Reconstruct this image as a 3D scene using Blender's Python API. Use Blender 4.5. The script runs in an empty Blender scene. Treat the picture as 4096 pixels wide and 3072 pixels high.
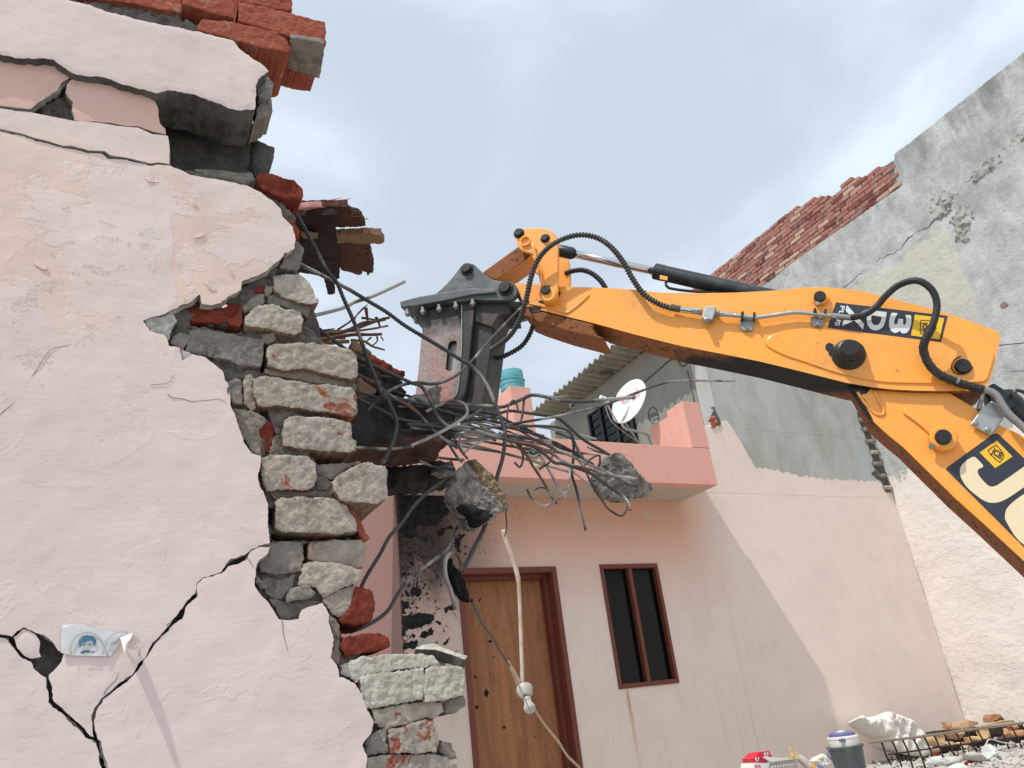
import bpy, math, random
import numpy as np
from mathutils import Vector, Matrix, noise as mnoise
from mathutils.geometry import delaunay_2d_cdt

rnd = random.Random(7)
SC = bpy.context.scene
COL = SC.collection

# ------------------------------------------------------------------ camera, sky, sun, exposure
FPX = 3134.0
cz = np.array([-890., -7100., FPX]); cz /= np.linalg.norm(cz)
cx = np.array([6212., 605., FPX]); cx -= cz * (cx @ cz); cx /= np.linalg.norm(cx)
cy = np.cross(cz, cx)
EYE = np.array([0., 0., .8])
cam_d = bpy.data.cameras.new('camera')
cam_d.sensor_width = 36; cam_d.lens = 36 * FPX / 4096
cam_d.clip_start = .02; cam_d.clip_end = 2000
cam = bpy.data.objects.new('camera', cam_d); COL.objects.link(cam)
right = [cx[0], cy[0], cz[0]]; down = [cx[1], cy[1], cz[1]]; fwd = [cx[2], cy[2], cz[2]]
cam.matrix_world = Matrix(((right[0], -down[0], -fwd[0], EYE[0]),
                           (right[1], -down[1], -fwd[1], EYE[1]),
                           (right[2], -down[2], -fwd[2], EYE[2]), (0, 0, 0, 1)))
SC.camera = cam

SUN_DIR = Vector((2.45, 1.0, -4.82)).normalized()          # the way the light travels
sun_d = bpy.data.lights.new('sun', 'SUN'); sun_d.energy = 4.2; sun_d.angle = math.radians(.6)
sun_d.color = (1.0, .965, .91)
sun = bpy.data.objects.new('sun', sun_d); COL.objects.link(sun)
sun.rotation_euler = SUN_DIR.to_track_quat('-Z', 'Y').to_euler()
sun.location = (-6, -3, 12)

world = bpy.data.worlds.new('World'); SC.world = world; world.use_nodes = True
wt = world.node_tree; wt.nodes.clear()
def wn(t): return wt.nodes.new(t)
sky = wn('ShaderNodeTexSky'); sky.sky_type = 'NISHITA'; sky.sun_disc = False
sky.sun_elevation = math.asin(-SUN_DIR.z)
sky.sun_rotation = math.atan2(-SUN_DIR.x, -SUN_DIR.y)
sky.air_density = 1.0; sky.dust_density = 2.5; sky.ozone_density = 1.0
tc = wn('ShaderNodeTexCoord'); mp = wn('ShaderNodeMapping')
mp.inputs['Scale'].default_value = (1.0, 1.0, 1.7); mp.inputs['Rotation'].default_value = (.3, .55, .4)
wt.links.new(tc.outputs['Generated'], mp.inputs['Vector'])
nz = wn('ShaderNodeTexNoise'); nz.inputs['Scale'].default_value = 2.3; nz.inputs['Detail'].default_value = 5
nz.inputs['Roughness'].default_value = .5; nz.inputs['Distortion'].default_value = .5
wt.links.new(mp.outputs['Vector'], nz.inputs['Vector'])
mr_ = wn('ShaderNodeMapRange'); mr_.interpolation_type = 'SMOOTHERSTEP'
mr_.inputs['From Min'].default_value = .32; mr_.inputs['From Max'].default_value = .68
mr_.inputs['To Min'].default_value = .58; mr_.inputs['To Max'].default_value = .95
wt.links.new(nz.outputs['Fac'], mr_.inputs['Value'])
mxw = wn('ShaderNodeMix'); mxw.data_type = 'RGBA'
wt.links.new(mr_.outputs['Result'], mxw.inputs[0])
wt.links.new(sky.outputs['Color'], mxw.inputs[6]); mxw.inputs[7].default_value = (11.1, 12.5, 13.9, 1)
bg = wn('ShaderNodeBackground'); bg.inputs['Strength'].default_value = .1
wt.links.new(mxw.outputs[2], bg.inputs['Color'])
wo = wn('ShaderNodeOutputWorld'); wt.links.new(bg.outputs['Background'], wo.inputs['Surface'])

vs = SC.view_settings
vs.view_transform = 'Standard'; vs.look = 'None'; vs.exposure = -0.17; vs.gamma = 1.0; vs.use_curve_mapping = False
try:
    SC.cycles.max_bounces = 8; SC.cycles.diffuse_bounces = 4; SC.cycles.glossy_bounces = 3
    SC.cycles.use_denoising = True
except Exception: pass

# ------------------------------------------------------------------ photograph measurements -> places
REG = {'W': (0, 0, 4096 / 2212), 'A': (0, 0, 1400 / 2212), 'B': (600, 800, 1100 / 2212), 'C': (600, 1500, 1400 / 2212),
       'D': (0, 2022, 1400 / 2212), 'E': (1300, 2022, 1400 / 2212), 'F': (1400, 1400, 1400 / 2212), 'G': (1500, 850, 1200 / 2212),
       'H': (2400, 850, 1200 / 2212), 'I': (2896, 1200, 1200 / 2212), 'K': (2900, 2722, 1196 / 2212), 'L': (2696, 150, 1400 / 2212),
       'M': (1800, 1500, 1100 / 2212), 'N': (2700, 1400, 800 / 2212), 'S': (1350, 1350, 600 / 1659), 'T': (1180, 760, 420 / 1089),
       'U': (1550, 1850, 600 / 1327), 'V': (3450, 2822, 646 / 2212), 'Q': (2950, 2822, 550 / 2212)}
def px(reg, pts):
    x0, y0, s = REG[reg]
    return [(x0 + x * s, y0 + y * s) for x, y in pts]
def ray(x, y):
    c = np.array([x - 2048, y - 1536, FPX]); return np.array([c @ cx, c @ cy, c @ cz])
class Frame:
    """a plane in the scene: origin, two axes in it, outward normal"""
    def __init__(s, O, eu, ev):
        s.O = np.array(O, float); s.eu = np.array(eu, float); s.ev = np.array(ev, float)
        s.eu /= np.linalg.norm(s.eu); s.ev /= np.linalg.norm(s.ev); s.en = np.cross(s.eu, s.ev)
    def off(s, w): return Frame(s.O + s.en * w, s.eu, s.ev)
    def hit(s, x, y):
        r = ray(x, y); t = ((s.O - EYE) @ s.en) / (r @ s.en); return EYE + r * t
    def uv(s, reg, pts):
        o = []
        for x, y in px(reg, pts):
            d = s.hit(x, y) - s.O; o.append((d @ s.eu, d @ s.ev))
        return np.array(o)
    def p3(s, u, v, w=0.): return s.O + s.eu * u + s.ev * v + s.en * w
def FY(y): return Frame((0, y, 0), (1, 0, 0), (0, 0, 1))      # wall facing the camera side (-Y)
def FX(x): return Frame((x, 0, 0), (0, -1, 0), (0, 0, 1))     # wall facing left (-X)
def FZ(z): return Frame((0, 0, z), (1, 0, 0), (0, -1, 0))     # underside facing down
S2 = math.sqrt(.5)
def FA(d=3.5): return Frame((d * S2, d * S2, 0), (S2, -S2, 0), (0, 0, 1))   # the side of the digger arm
ARM = FA()

# ------------------------------------------------------------------ node materials
class T:
    def __init__(s, name):
        s.m = bpy.data.materials.new(name); s.m.use_nodes = True; s.t = s.m.node_tree; s.t.nodes.clear()
        s.o = s.t.nodes.new('ShaderNodeOutputMaterial'); s.b = s.t.nodes.new('ShaderNodeBsdfPrincipled')
        s.t.links.new(s.b.outputs[0], s.o.inputs[0])
    def n(s, t): return s.t.nodes.new(t)
    def put(s, sock, v):
        if isinstance(v, bpy.types.NodeSocket): s.t.links.new(v, sock)
        elif isinstance(v, (tuple, list)) and len(v) == 3 and sock.type == 'RGBA': sock.default_value = (*v, 1)
        else: sock.default_value = v
    def pos(s): return s.n('ShaderNodeNewGeometry').outputs['Position']
    def rand(s): return s.n('ShaderNodeObjectInfo').outputs['Random']
    def mapv(s, v, scale=(1, 1, 1), rot=(0, 0, 0), loc=(0, 0, 0)):
        k = s.n('ShaderNodeMapping'); s.put(k.inputs['Vector'], v); k.inputs['Scale'].default_value = scale
        k.inputs['Rotation'].default_value = rot; k.inputs['Location'].default_value = loc; return k.outputs[0]
    def noise(s, v, sc, det=4, ro=.55, di=0.):
        k = s.n('ShaderNodeTexNoise'); s.put(k.inputs['Vector'], v); k.inputs['Scale'].default_value = sc
        k.inputs['Detail'].default_value = det; k.inputs['Roughness'].default_value = ro; k.inputs['Distortion'].default_value = di
        return k.outputs['Fac']
    def vor(s, v, sc, feat='F1', out='Distance'):
        k = s.n('ShaderNodeTexVoronoi'); k.feature = feat; s.put(k.inputs['Vector'], v); k.inputs['Scale'].default_value = sc
        return k.outputs[out]
    def math(s, op, a, b=0., c=0.):
        k = s.n('ShaderNodeMath'); k.operation = op
        for i, x in enumerate((a, b, c)): s.put(k.inputs[i], x)
        return k.outputs[0]
    def mr(s, v, a, b, c=0., d=1.):
        k = s.n('ShaderNodeMapRange'); k.clamp = True
        for i, x in enumerate((v, a, b, c, d)): s.put(k.inputs[i], x)
        return k.outputs[0]
    def mix(s, f, a, b):
        k = s.n('ShaderNodeMix'); k.data_type = 'RGBA'; s.put(k.inputs[0], f); s.put(k.inputs[6], a); s.put(k.inputs[7], b)
        return k.outputs[2]
    def mul(s, a, k):
        if isinstance(a, (tuple, list)): return tuple(x * k for x in a)
        q = s.n('ShaderNodeMix'); q.data_type = 'RGBA'; q.blend_type = 'MULTIPLY'; q.inputs[0].default_value = 1; s.put(q.inputs[6], a); q.inputs[7].default_value = (k, k, k, 1); return q.outputs[2]
    def sep(s, v):
        k = s.n('ShaderNodeSeparateXYZ'); s.put(k.inputs[0], v); return k.outputs
    def bump(s, h, dist=.004, st=1., nrm=None):
        k = s.n('ShaderNodeBump'); k.inputs['Strength'].default_value = st; k.inputs['Distance'].default_value = dist
        s.put(k.inputs['Height'], h)
        if nrm is not None: s.put(k.inputs['Normal'], nrm)
        return k.outputs[0]
    def done(s, col, ro=.85, nrm=None, metal=0., spec=.3, coat=0., trans=0., alpha=1.):
        s.put(s.b.inputs['Base Color'], s.mul(col, .92)); s.put(s.b.inputs['Roughness'], ro); s.b.inputs['Metallic'].default_value = metal
        s.b.inputs['Specular IOR Level'].default_value = spec; s.b.inputs['Coat Weight'].default_value = coat
        s.b.inputs['Coat Roughness'].default_value = .15; s.b.inputs['Transmission Weight'].default_value = trans
        s.put(s.b.inputs['Alpha'], alpha)
        if nrm is not None: s.put(s.b.inputs['Normal'], nrm)
        return s.m

MAT = {}
def simple(name, col, ro=.6, var=.25, sc=30., bump=.0008, metal=0., spec=.4, coat=0., dirt=None, dsc=6., dth=(.52, .7)):
    t = T(name); p = t.pos(); f = t.noise(p, sc, 5, .6)
    c = t.mix(f, tuple(max(0, x * (1 - var)) for x in col), tuple(min(1, x * (1 + var)) for x in col))
    if dirt: c = t.mix(t.mr(t.noise(p, dsc, 6, .65, .3), dth[0], dth[1]), c, dirt)
    MAT[name] = t.done(c, t.mr(f, 0, 1, max(.05, ro - .1), min(1, ro + .1)), t.bump(f, bump) if bump else None, metal, spec, coat)
    return MAT[name]

# pink lime-washed plaster of the foreground wall
def plaster(name, ca, cb):
  t = T(name); p = t.pos(); q = t.sep(p)
  base = t.mix(t.noise(p, 1.6, 3), ca, cb)
  base = t.mix(t.mr(t.noise(t.mapv(p, (2.2, 2.2, .8)), 6, 5, .6), .5, .75, 0, .45), base, (.67, .61, .56))
  peachband = t.math('MULTIPLY', t.mr(q[2], 1.62, 1.80), t.mr(q[2], 2.28, 2.10))
  pn = t.math('ADD', t.noise(t.mapv(p, (1, 1, .8)), 4.2, 6, .62, .35), t.math('MULTIPLY', t.noise(p, 24, 4, .6), .10))
  pm = t.math('MULTIPLY', t.mr(pn, .55, .563), peachband)
  base = t.mix(t.math('MULTIPLY', pm, .8), base, (.715, .545, .465))
  flk = t.math('MULTIPLY', t.mr(t.noise(p, 14, 6, .7, .5), .60, .615), t.mr(t.noise(p, 2.5, 3), .5, .62))
  flk = t.math('MULTIPLY', flk, t.mr(q[2], 1.35, 1.7))
  base = t.mix(t.math('MULTIPLY', flk, .5), base, (.60, .57, .54))
  pit = t.mr(t.noise(t.mapv(p, (1, 1, 1.6)), 55, 5, .7, .3), .60, .68)
  blot = t.noise(p, 3.3, 6, .65, .2); base = t.mix(t.mr(blot, .42, .68, 0, .5), base, tuple(x * .86 for x in ca))
  scr = t.mr(t.math('ABSOLUTE', t.math('SUBTRACT', t.noise(t.mapv(p, (.8, 1, 5), (0, .35, 0)), 6, 3, .5, .9), .5)), .012, .0)
  scr = t.math('MULTIPLY', scr, t.mr(t.noise(p, 3, 3), .52, .6))
  spk = t.mr(t.noise(p, 150, 2, .5), .70, .76)
  base = t.mix(t.math('MULTIPLY', spk, .35), base, (.45, .38, .34))
  dirtn = t.mr(t.noise(t.mapv(p, (3, 3, .7), (0, .15, 0)), 3, 5, .65, .3), .56, .8)
  base = t.mix(t.math('MULTIPLY', dirtn, .35), base, (.56, .50, .46))
  strokes = t.noise(t.mapv(p, (1.2, 1, 9), (0, .12, 0)), 13, 5, .6, .3)
  h = t.math('ADD', t.math('MULTIPLY', strokes, .26), t.math('MULTIPLY', t.noise(p, 38, 5, .6), .4))
  h = t.math('SUBTRACT', h, t.math('MULTIPLY', pm, .35)); h = t.math('SUBTRACT', h, t.math('MULTIPLY', flk, .9))
  h = t.math('ADD', h, t.math('MULTIPLY', t.mr(t.noise(p, 7, 5, .6, .6), .58, .60), .16))
  h = t.math('SUBTRACT', h, t.math('MULTIPLY', pit, .14)); h = t.math('ADD', h, t.math('MULTIPLY', blot, .9))
  MAT[name] = t.done(base, .85, t.bump(h, .0028, .7), spec=.15)
plaster('pink_plaster', (.695, .568, .535), (.75, .628, .595)); plaster('deep_pink_plaster', (.66, .43, .37), (.71, .49, .43))  # deep pink also carries the top band's shade in its colour

def cement(name, a, b, dark, sc=14, bd=.01, red=None, rth=(.62, .66)):
    t = T(name); p = t.pos(); f = t.noise(p, sc, 8, .68); g = t.noise(p, sc * 5, 5, .7)
    c = t.mix(t.mr(f, .38, .62), a, b); c = t.mix(t.mr(t.noise(p, sc * .6, 6, .7, .4), .56, .68, 0, .85), c, dark)
    if red: 
        rn = t.math('ADD', t.noise(p, 9, 5, .7, .6), t.mr(t.rand(), 0, 1, -.09, .05))
        c = t.mix(t.mr(rn, rth[0], rth[1]), c, red)
    if name.startswith('mortar_') or name.startswith('brick_'):
        c = t.mix(t.mr(t.rand(), 0, 1, 0, .55), c, t.mul(c, .62)); c = t.mix(t.mr(t.noise(p, 5, 4, .6), .45, .7, 0, .5), c, tuple(x * k for x, k in zip(b, (.72, .62, .54))))
    h = t.math('ADD', t.math('MULTIPLY', f, .7), t.math('MULTIPLY', g, .35))
    MAT[name] = t.done(c, .95, t.bump(h, bd, 1.), spec=.08)
cement('plaster_core', (.27, .26, .24), (.42, .41, .38), (.15, .15, .14), 18, .008)
cement('base_coat', (.36, .345, .32), (.52, .50, .47), (.22, .21, .195), 30, .012)
cement('mortar_dark', (.085, .082, .077), (.17, .16, .15), (.035, .034, .032), 14, .02)
cement('mortar_bed', (.17, .155, .14), (.27, .25, .225), (.075, .07, .063), 18, .02)
cement('brick_side', (.26, .17, .125), (.36, .26, .20), (.12, .085, .07), 18, .014, (.30, .085, .05), (.54, .62))
cement('mortar_skim', (.37, .325, .28), (.55, .495, .43), (.23, .20, .175), 30, .011, (.36, .10, .06), (.60, .635))
cement('mortar_grey', (.25, .225, .20), (.40, .36, .32), (.14, .128, .115), 20, .022, (.30, .085, .055), (.63, .67))
cement('brick_red', (.19, .034, .022), (.30, .075, .05), (.07, .02, .016), 17, .016)
cement('brick_orange', (.36, .095, .062), (.45, .145, .095), (.20, .055, .04), 13, .012, (.42, .33, .29), (.60, .66))
cement('white_skim', (.50, .46, .39), (.66, .62, .545), (.30, .275, .235), 20, .022)
cement('concrete_lump', (.20, .18, .155), (.58, .54, .48), (.018, .017, .016), 30, .04)
cement('tar', (.012, .012, .013), (.035, .034, .034), (.008, .008, .008), 20, .012)
cement('char_beam', (.030, .027, .026), (.075, .067, .062), (.013, .012, .012), 14, .02)
cement('beam_paint', (.075, .038, .030), (.13, .068, .055), (.03, .018, .015), 9, .008)
cement('tan_crust', (.23, .165, .10), (.36, .27, .175), (.12, .08, .04), 26, .02)
cement('rubble_grey', (.42, .41, .38), (.58, .56, .53), (.25, .24, .22), 11, .01)
cement('floor_dust', (.42, .39, .35), (.52, .49, .45), (.30, .27, .24), 2, .01)

# pink paint of the house with soot, tar specks and grey unpainted plaster higher up on the right
t = T('house_wall'); p = t.pos(); q = t.sep(p)
c = t.mix(t.noise(p, 1.3, 4), (.755, .63, .565), (.805, .69, .625))
c = t.mix(t.math('MULTIPLY', t.math('MULTIPLY', t.mr(q[2], 1.7, 2.75), t.mr(q[0], 6.6, 5.9)), .85), c, (.66, .33, .215))     # shade under the balcony painted into the wall as a salmon tone
c = t.mix(t.math('MULTIPLY', t.mr(t.noise(t.mapv(p, (6, 1, .4)), 3, 5, .65), .55, .8), .3), c, (.58, .46, .40))
c = t.mix(t.mr(t.noise(p, 2.1, 6, .68, .6), .5, .72, 0, .4), c, (.62, .50, .45)); c = t.mix(t.math('MULTIPLY', t.mr(t.noise(p, 60, 3, .6), .68, .74), t.mr(t.noise(p, 1.7, 3), .45, .65, 0, .55)), c, (.36, .27, .23))
dn = t.noise(p, 26, 5, .7); db = t.math('MULTIPLY', t.mr(dn, .66, .70), t.mr(t.math('ABSOLUTE', t.math('SUBTRACT', q[2], .62)), .22, .05))
c = t.mix(t.math('MULTIPLY', db, .6), c, (.42, .32, .28))
strk = t.math('MULTIPLY', t.mr(t.noise(t.mapv(p, (38, 1, .25)), 1.5, 3, .6), .60, .70), t.mr(t.math('ABSOLUTE', t.math('SUBTRACT', q[0], 6.25)), .55, .15))
c = t.mix(t.math('MULTIPLY', strk, .32), c, (.40, .25, .20))
rust = t.math('MULTIPLY', t.mr(t.math('ABSOLUTE', t.math('SUBTRACT', t.math('ADD', q[0], t.math('MULTIPLY', t.noise(p, 5, 3), .06)), 4.84)), .030, .006), t.math('MULTIPLY', t.mr(q[2], .25, .95), t.mr(q[2], 1.05, 1.0)))
c = t.mix(t.math('MULTIPLY', rust, .7), c, (.50, .20, .08))
# grey plaster above an uneven paint line
wob = t.math('MULTIPLY', t.math('SUBTRACT', t.noise(t.mapv(p, (1, 1, .3)), 9, 6, .7), .5), .22)
line = t.math('ADD', t.mr(q[0], 7.02, 7.30, 4.02, 3.41), t.math('ADD', wob, t.mr(q[0], 7.3, 8.4, .06, -.06)))
gm = t.mr(t.math('SUBTRACT', q[2], line), 0, .012)
gn = t.noise(t.mapv(p, (1.4, 1, .7), (0, .5, 0)), 1.6, 6, .6, .5)
gc = t.mix(t.mr(gn, .4, .6), (.375, .375, .335), (.47, .475, .45)); gc = t.mix(t.mr(t.noise(p, 3, 6, .65), .55, .75, 0, .5), gc, (.42, .385, .335))
gc = t.mix(t.mr(t.noise(t.mapv(p, (2, 1, .6), (0, -.4, 0), (3, 0, 0)), 1.2, 3, .5), .56, .66, 0, .55), gc, (.40, .44, .455))
c = t.mix(gm, c, gc)
# soot and flung tar on the left
tx = t.mr(q[0], 2.4, 3.75, .0, .17); tz = t.mr(q[2], 1.1, 2.7, .07, -.03)
th = t.math('ADD', t.math('ADD', tx, tz), .502)
c = t.mix(t.math('MULTIPLY', t.mr(q[0], 4.0, 2.9), t.mr(t.math('ADD', q[2], t.math('MULTIPLY', t.noise(p, 5, 5, .65), .9)), 1.2, 2.9, .25, .85)), c, (.40, .26, .22))
sp2 = t.math('MULTIPLY', t.math('GREATER_THAN', t.noise(p, 85, 3, .6), t.math('ADD', th, .075)), t.mr(q[0], 4.0, 3.9)); c = t.mix(sp2, c, (.022, .02, .02))
sp = t.math('MULTIPLY', t.mr(t.math('SUBTRACT', t.math('ADD', t.math('MULTIPLY', t.noise(p, 34, 4, .62, .8), .72), t.math('MULTIPLY', t.noise(p, 7, 3, .6), .28)), th), -.004, .014), t.mr(q[0], 4.3, 4.2))
c = t.mix(sp, c, (.018, .018, .018))
soot = t.math('MULTIPLY', t.mr(q[0], 3.6, 2.9), t.mr(t.math('ADD', q[2], t.math('MULTIPLY', t.noise(p, 4, 4, .6), .8)), 2.25, 2.75))
c = t.mix(t.math('MULTIPLY', soot, .9), c, (.03, .027, .026))
h = t.math('ADD', t.noise(p, 40, 5, .6), t.math('MULTIPLY', t.noise(p, 5, 4, .5), .8))
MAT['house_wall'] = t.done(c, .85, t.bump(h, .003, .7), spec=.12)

t = T('salmon_paint'); p = t.pos()
c = t.mix(t.noise(p, 2.2, 5, .6), (.69, .345, .28), (.75, .41, .345)); c = t.mix(t.mr(t.noise(t.mapv(p, (3, 3, .6)), 4, 5, .65), .58, .75, 0, .4), c, (.48, .24, .18))
MAT['salmon_paint'] = t.done(c, .75, t.bump(t.noise(p, 30, 5, .6), .002, .7), spec=.2)
simple('shaded_side_pink', (.25, .135, .115), .9, .1, 4, .002)  # house pink darkened: the side wall's shade is put into the colour
simple('soffit', (.50, .43, .36), .9, .1, 6, .002, dirt=(.45, .34, .27), dsc=3)
t = T('grey_upper'); p = t.pos()
c = t.mix(t.noise(t.mapv(p, (1, 1.4, .8)), 2.2, 6, .6, .4), (.20, .198, .17), (.33, .325, .29)); c = t.mix(t.mr(t.noise(p, 7, 6, .7), .55, .72, 0, .5), c, (.16, .155, .135))
MAT['grey_upper'] = t.done(c, .92, t.bump(t.noise(p, 22, 6, .65), .006, .8), spec=.1)

# neighbour's tall wall: weathered grey render, cream paint low down
t = T('neighbour_render'); p = t.pos(); q = t.sep(p)
f = t.noise(t.mapv(p, (1, 1.3, .8), (.55, 0, 0)), 2.6, 8, .66, .4); g = t.noise(p, 15, 6, .7)
c = t.mix(t.mr(f, .36, .64), (.35, .355, .345), (.54, .545, .535)); c = t.mix(t.mr(g, .58, .75, 0, .6), c, (.30, .295, .27))
stn = t.math('MULTIPLY', t.mr(q[2], 6.5, 7.8), t.mr(t.noise(t.mapv(p, (1, 3.2, .55)), 1.6, 6, .7, .2), .42, .66))
c = t.mix(t.math('MULTIPLY', stn, .72), c, (.13, .13, .115))
yel = t.math('MULTIPLY', t.mr(t.math('ADD', q[2], t.math('MULTIPLY', t.noise(p, 2.5, 5, .6), .7)), 6.65, 6.6), t.math('MULTIPLY', t.mr(q[1], 4.95, 5.0), t.mr(q[2], 4.6, 5.2)))
c = t.mix(t.math('MULTIPLY', yel, .7), c, (.55, .53, .44))
ln = t.math('ADD', t.math('MULTIPLY', t.math('SUBTRACT', t.noise(p, 4, 5, .65), .5), .7), 3.42)
pm = t.mr(t.math('SUBTRACT', ln, q[2]), 0, .03)
cr = t.mix(t.noise(p, 2.5, 5, .6), (.74, .66, .60), (.80, .745, .69)); cr = t.mix(t.mr(t.noise(p, 18, 5, .7), .62, .72, 0, .4), cr, (.62, .50, .46))
c = t.mix(pm, c, cr)
h = t.math('ADD', t.math('MULTIPLY', t.noise(t.mapv(p, (1, 1, 1.6), (.5, 0, 0)), 6.5, 7, .62, .5), 1.), t.math('MULTIPLY', g, .35))
h = t.math('ADD', h, t.math('MULTIPLY', t.mr(t.noise(t.mapv(p, (1, 1, 2.2)), 9, 5, .6, 1.), .57, .60), .22))
MAT['neighbour_render'] = t.done(c, .93, t.bump(h, .016, .8), spec=.08)
t = T('far_brick'); p = t.pos(); r_ = t.rand()
c = t.mix(t.noise(p, 25, 4, .6), (.29, .118, .096), (.40, .185, .15)); c = t.mix(t.mr(r_, .70, .92), c, (.50, .33, .25)); c = t.mix(t.mr(r_, .25, .08), c, (.19, .06, .05)); c = t.mix(t.mr(t.noise(p, 8, 5, .7), .52, .68, 0, .75), c, (.42, .33, .29))
MAT['far_brick'] = t.done(c, .9, t.bump(t.noise(p, 45, 5, .6), .004), spec=.1)

# digger
t = T('digger_yellow'); p = t.pos()
c = t.mix(t.noise(p, 3, 4), (.95, .345, .03), (.99, .395, .048)); c = t.mix(t.mr(t.noise(t.mapv(p, (1, 1, 1.6)), 2.6, 6, .7, .4), .45, .75, 0, .45), c, (.78, .43, .15)); c = t.mix(t.mr(t.noise(p, 24, 6, .72, .4), .64, .70, 0, .75), c, (.33, .13, .03)); c = t.mix(t.mr(t.math('ABSOLUTE', t.math('SUBTRACT', t.noise(t.mapv(p, (6, 6, 14), (.2, .1, .5)), 3, 4, .6, .8), .5)), .006, 0, 0, .45), c, (.95, .62, .30)); c = t.mix(t.math('MULTIPLY', t.mr(t.noise(p, 2.2, 6, .7, .5), .50, .72), t.mr(t.noise(p, 40, 4, .7), .40, .65)), c, (.52, .27, .10))
c = t.mix(t.mr(t.noise(t.mapv(p, (1, 1, 2)), 5, 5, .7), .55, .8, 0, .35), c, (.70, .40, .14))
MAT['digger_yellow'] = t.done(c, t.mr(t.noise(p, 8, 4), .3, .7, .3, .5), t.bump(t.noise(p, 60, 3), .0004), spec=.5, coat=.25)
t = T('digger_shade_brown'); p = t.pos()  # yellow as it looks in shade, painted in as brown, plus dirt blotches
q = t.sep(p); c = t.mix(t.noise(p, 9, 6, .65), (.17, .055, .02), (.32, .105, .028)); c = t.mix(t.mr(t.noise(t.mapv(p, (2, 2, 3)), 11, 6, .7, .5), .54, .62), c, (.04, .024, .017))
gz = t.math('MULTIPLY', t.mr(t.math('ADD', q[0], t.math('MULTIPLY', t.math('SUBTRACT', t.noise(p, 6, 5, .7), .5), .5)), 2.46, 2.56), t.mr(q[0], 2.98, 2.92)); c = t.mix(t.math('MULTIPLY', gz, t.mr(q[2], 1.78, 1.86)), c, (.012, .011, .010))  # black of the dark void under the elbow painted into the colour
MAT['digger_shade_brown'] = t.done(c, .7, t.bump(t.noise(p, 40, 4), .002), spec=.25)
simple('slate_steel', (.085, .10, .105), .5, .3, 14, .0008, .25, .4, dirt=(.19, .18, .165), dsc=9)
t = T('hammer_face'); p = t.pos(); q = t.sep(p)
c = t.mix(t.noise(t.mapv(p, (4, 4, .8)), 3, 5, .6), (.26, .215, .195), (.40, .325, .295)); c = t.mix(t.mr(t.noise(t.mapv(p, (5, 5, .6)), 2.2, 5, .65), .47, .62, 0, .85), c, (.46, .175, .14))
c = t.mix(t.mr(t.math('ADD', q[2], t.math('MULTIPLY', t.noise(p, 14, 6, .7), .22)), 2.86, 2.97), c, (.035, .034, .034)); c = t.mix(t.mr(t.noise(p, 70, 5, .75), .48, .64, 0, .7), c, (.11, .095, .09))
MAT['hammer_face'] = t.done(c, .6, t.bump(t.noise(p, 80, 3), .0006), spec=.3)
simple('hammer_dark', (.035, .033, .032), .5, .35, 22, .0008, .2, .4, dirt=(.09, .07, .06), dsc=8)
simple('rubber', (.018, .018, .018), .55, .3, 60, .0006, 0, .4, dirt=(.06, .055, .05), dsc=14)
simple('hose_dusty', (.045, .043, .038), .6, .35, 50, .0006, 0, .35, dirt=(.13, .11, .085), dsc=9)
simple('chrome', (.62, .63, .65), .12, .05, 20, 0, 1., .5)
simple('zinc', (.42, .43, .42), .42, .2, 30, .0004, .8, .5)
simple('worn_steel', (.30, .30, .29), .45, .25, 30, .0005, .6, .5)
simple('cylinder_black', (.022, .030, .034), .38, .3, 12, .0005, .1, .5, dirt=(.07, .08, .08), dsc=10)
simple('pin_black', (.02, .02, .021), .5, .3, 50, .001, .2, .4)
simple('grease', (.010, .010, .010), .35, .3, 40, .003, 0, .5)
simple('decal_navy', (.030, .036, .052), .4, .2, 40, 0, 0, .4)
simple('decal_white', (.72, .72, .71), .5, .06, 30, 0); simple('decal_cream', (.80, .66, .44), .5, .06, 30, 0)
simple('decal_yellow', (.86, .50, .03), .45, .08, 30, 0); simple('decal_black', (.03, .03, .03), .5, .1, 30, 0)
# bars, timber, small things
t = T('rebar_steel'); p = t.pos(); rr = t.rand()
c = t.mix(t.noise(p, 45, 5, .65), (.04, .041, .044), (.115, .112, .11))
rn = t.math('ADD', t.noise(p, 7, 4, .6), t.mr(rr, 0, 1, -.12, .06)); c = t.mix(t.mr(rn, .55, .64), c, (.20, .095, .060))
c = t.mix(t.math('MULTIPLY', t.mr(t.math('ADD', t.noise(p, 5, 4, .6, .3), t.mr(t.rand(), 0, 1, -.10, .12)), .50, .60, 0, .85), 1.), c, (.44, .42, .39))
MAT['rebar_steel'] = t.done(c, .75, t.bump(t.noise(p, 160, 3), .0008), 0.2, .3)
simple('rust_tip', (.30, .12, .07), .9, .3, 60, .001)
def wood(name, a, b, dk, stretch=(1, 1, 8), sc=9, bd=.004):
    t = T(name); p = t.pos(); f = t.noise(t.mapv(p, stretch), sc, 6, .65, .4)
    c = t.mix(t.mr(f, .3, .7), a, b); c = t.mix(t.mr(t.noise(t.mapv(p, stretch), sc * 2.2, 5, .7), .58, .7, 0, .7), c, dk)
    MAT[name] = t.done(c, .8, t.bump(f, bd), spec=.2)
wood('timber_dark', (.022, .013, .012), (.042, .024, .02), (.01, .007, .006), (1, 9, 9))
wood('timber_red', (.062, .026, .018), (.12, .055, .04), (.03, .014, .01), (1, 9, 9))
wood('timber_pale', (.20, .11, .065), (.29, .18, .115), (.25, .13, .07), (1, 9, 9))
wood('timber_pink', (.62, .26, .27), (.70, .36, .36), (.45, .2, .18), (1, 6, 6))
t = T('door_leaf'); p = t.pos(); f = t.noise(t.mapv(p, (9, 9, .7)), 1.3, 6, .62, .6)
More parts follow.
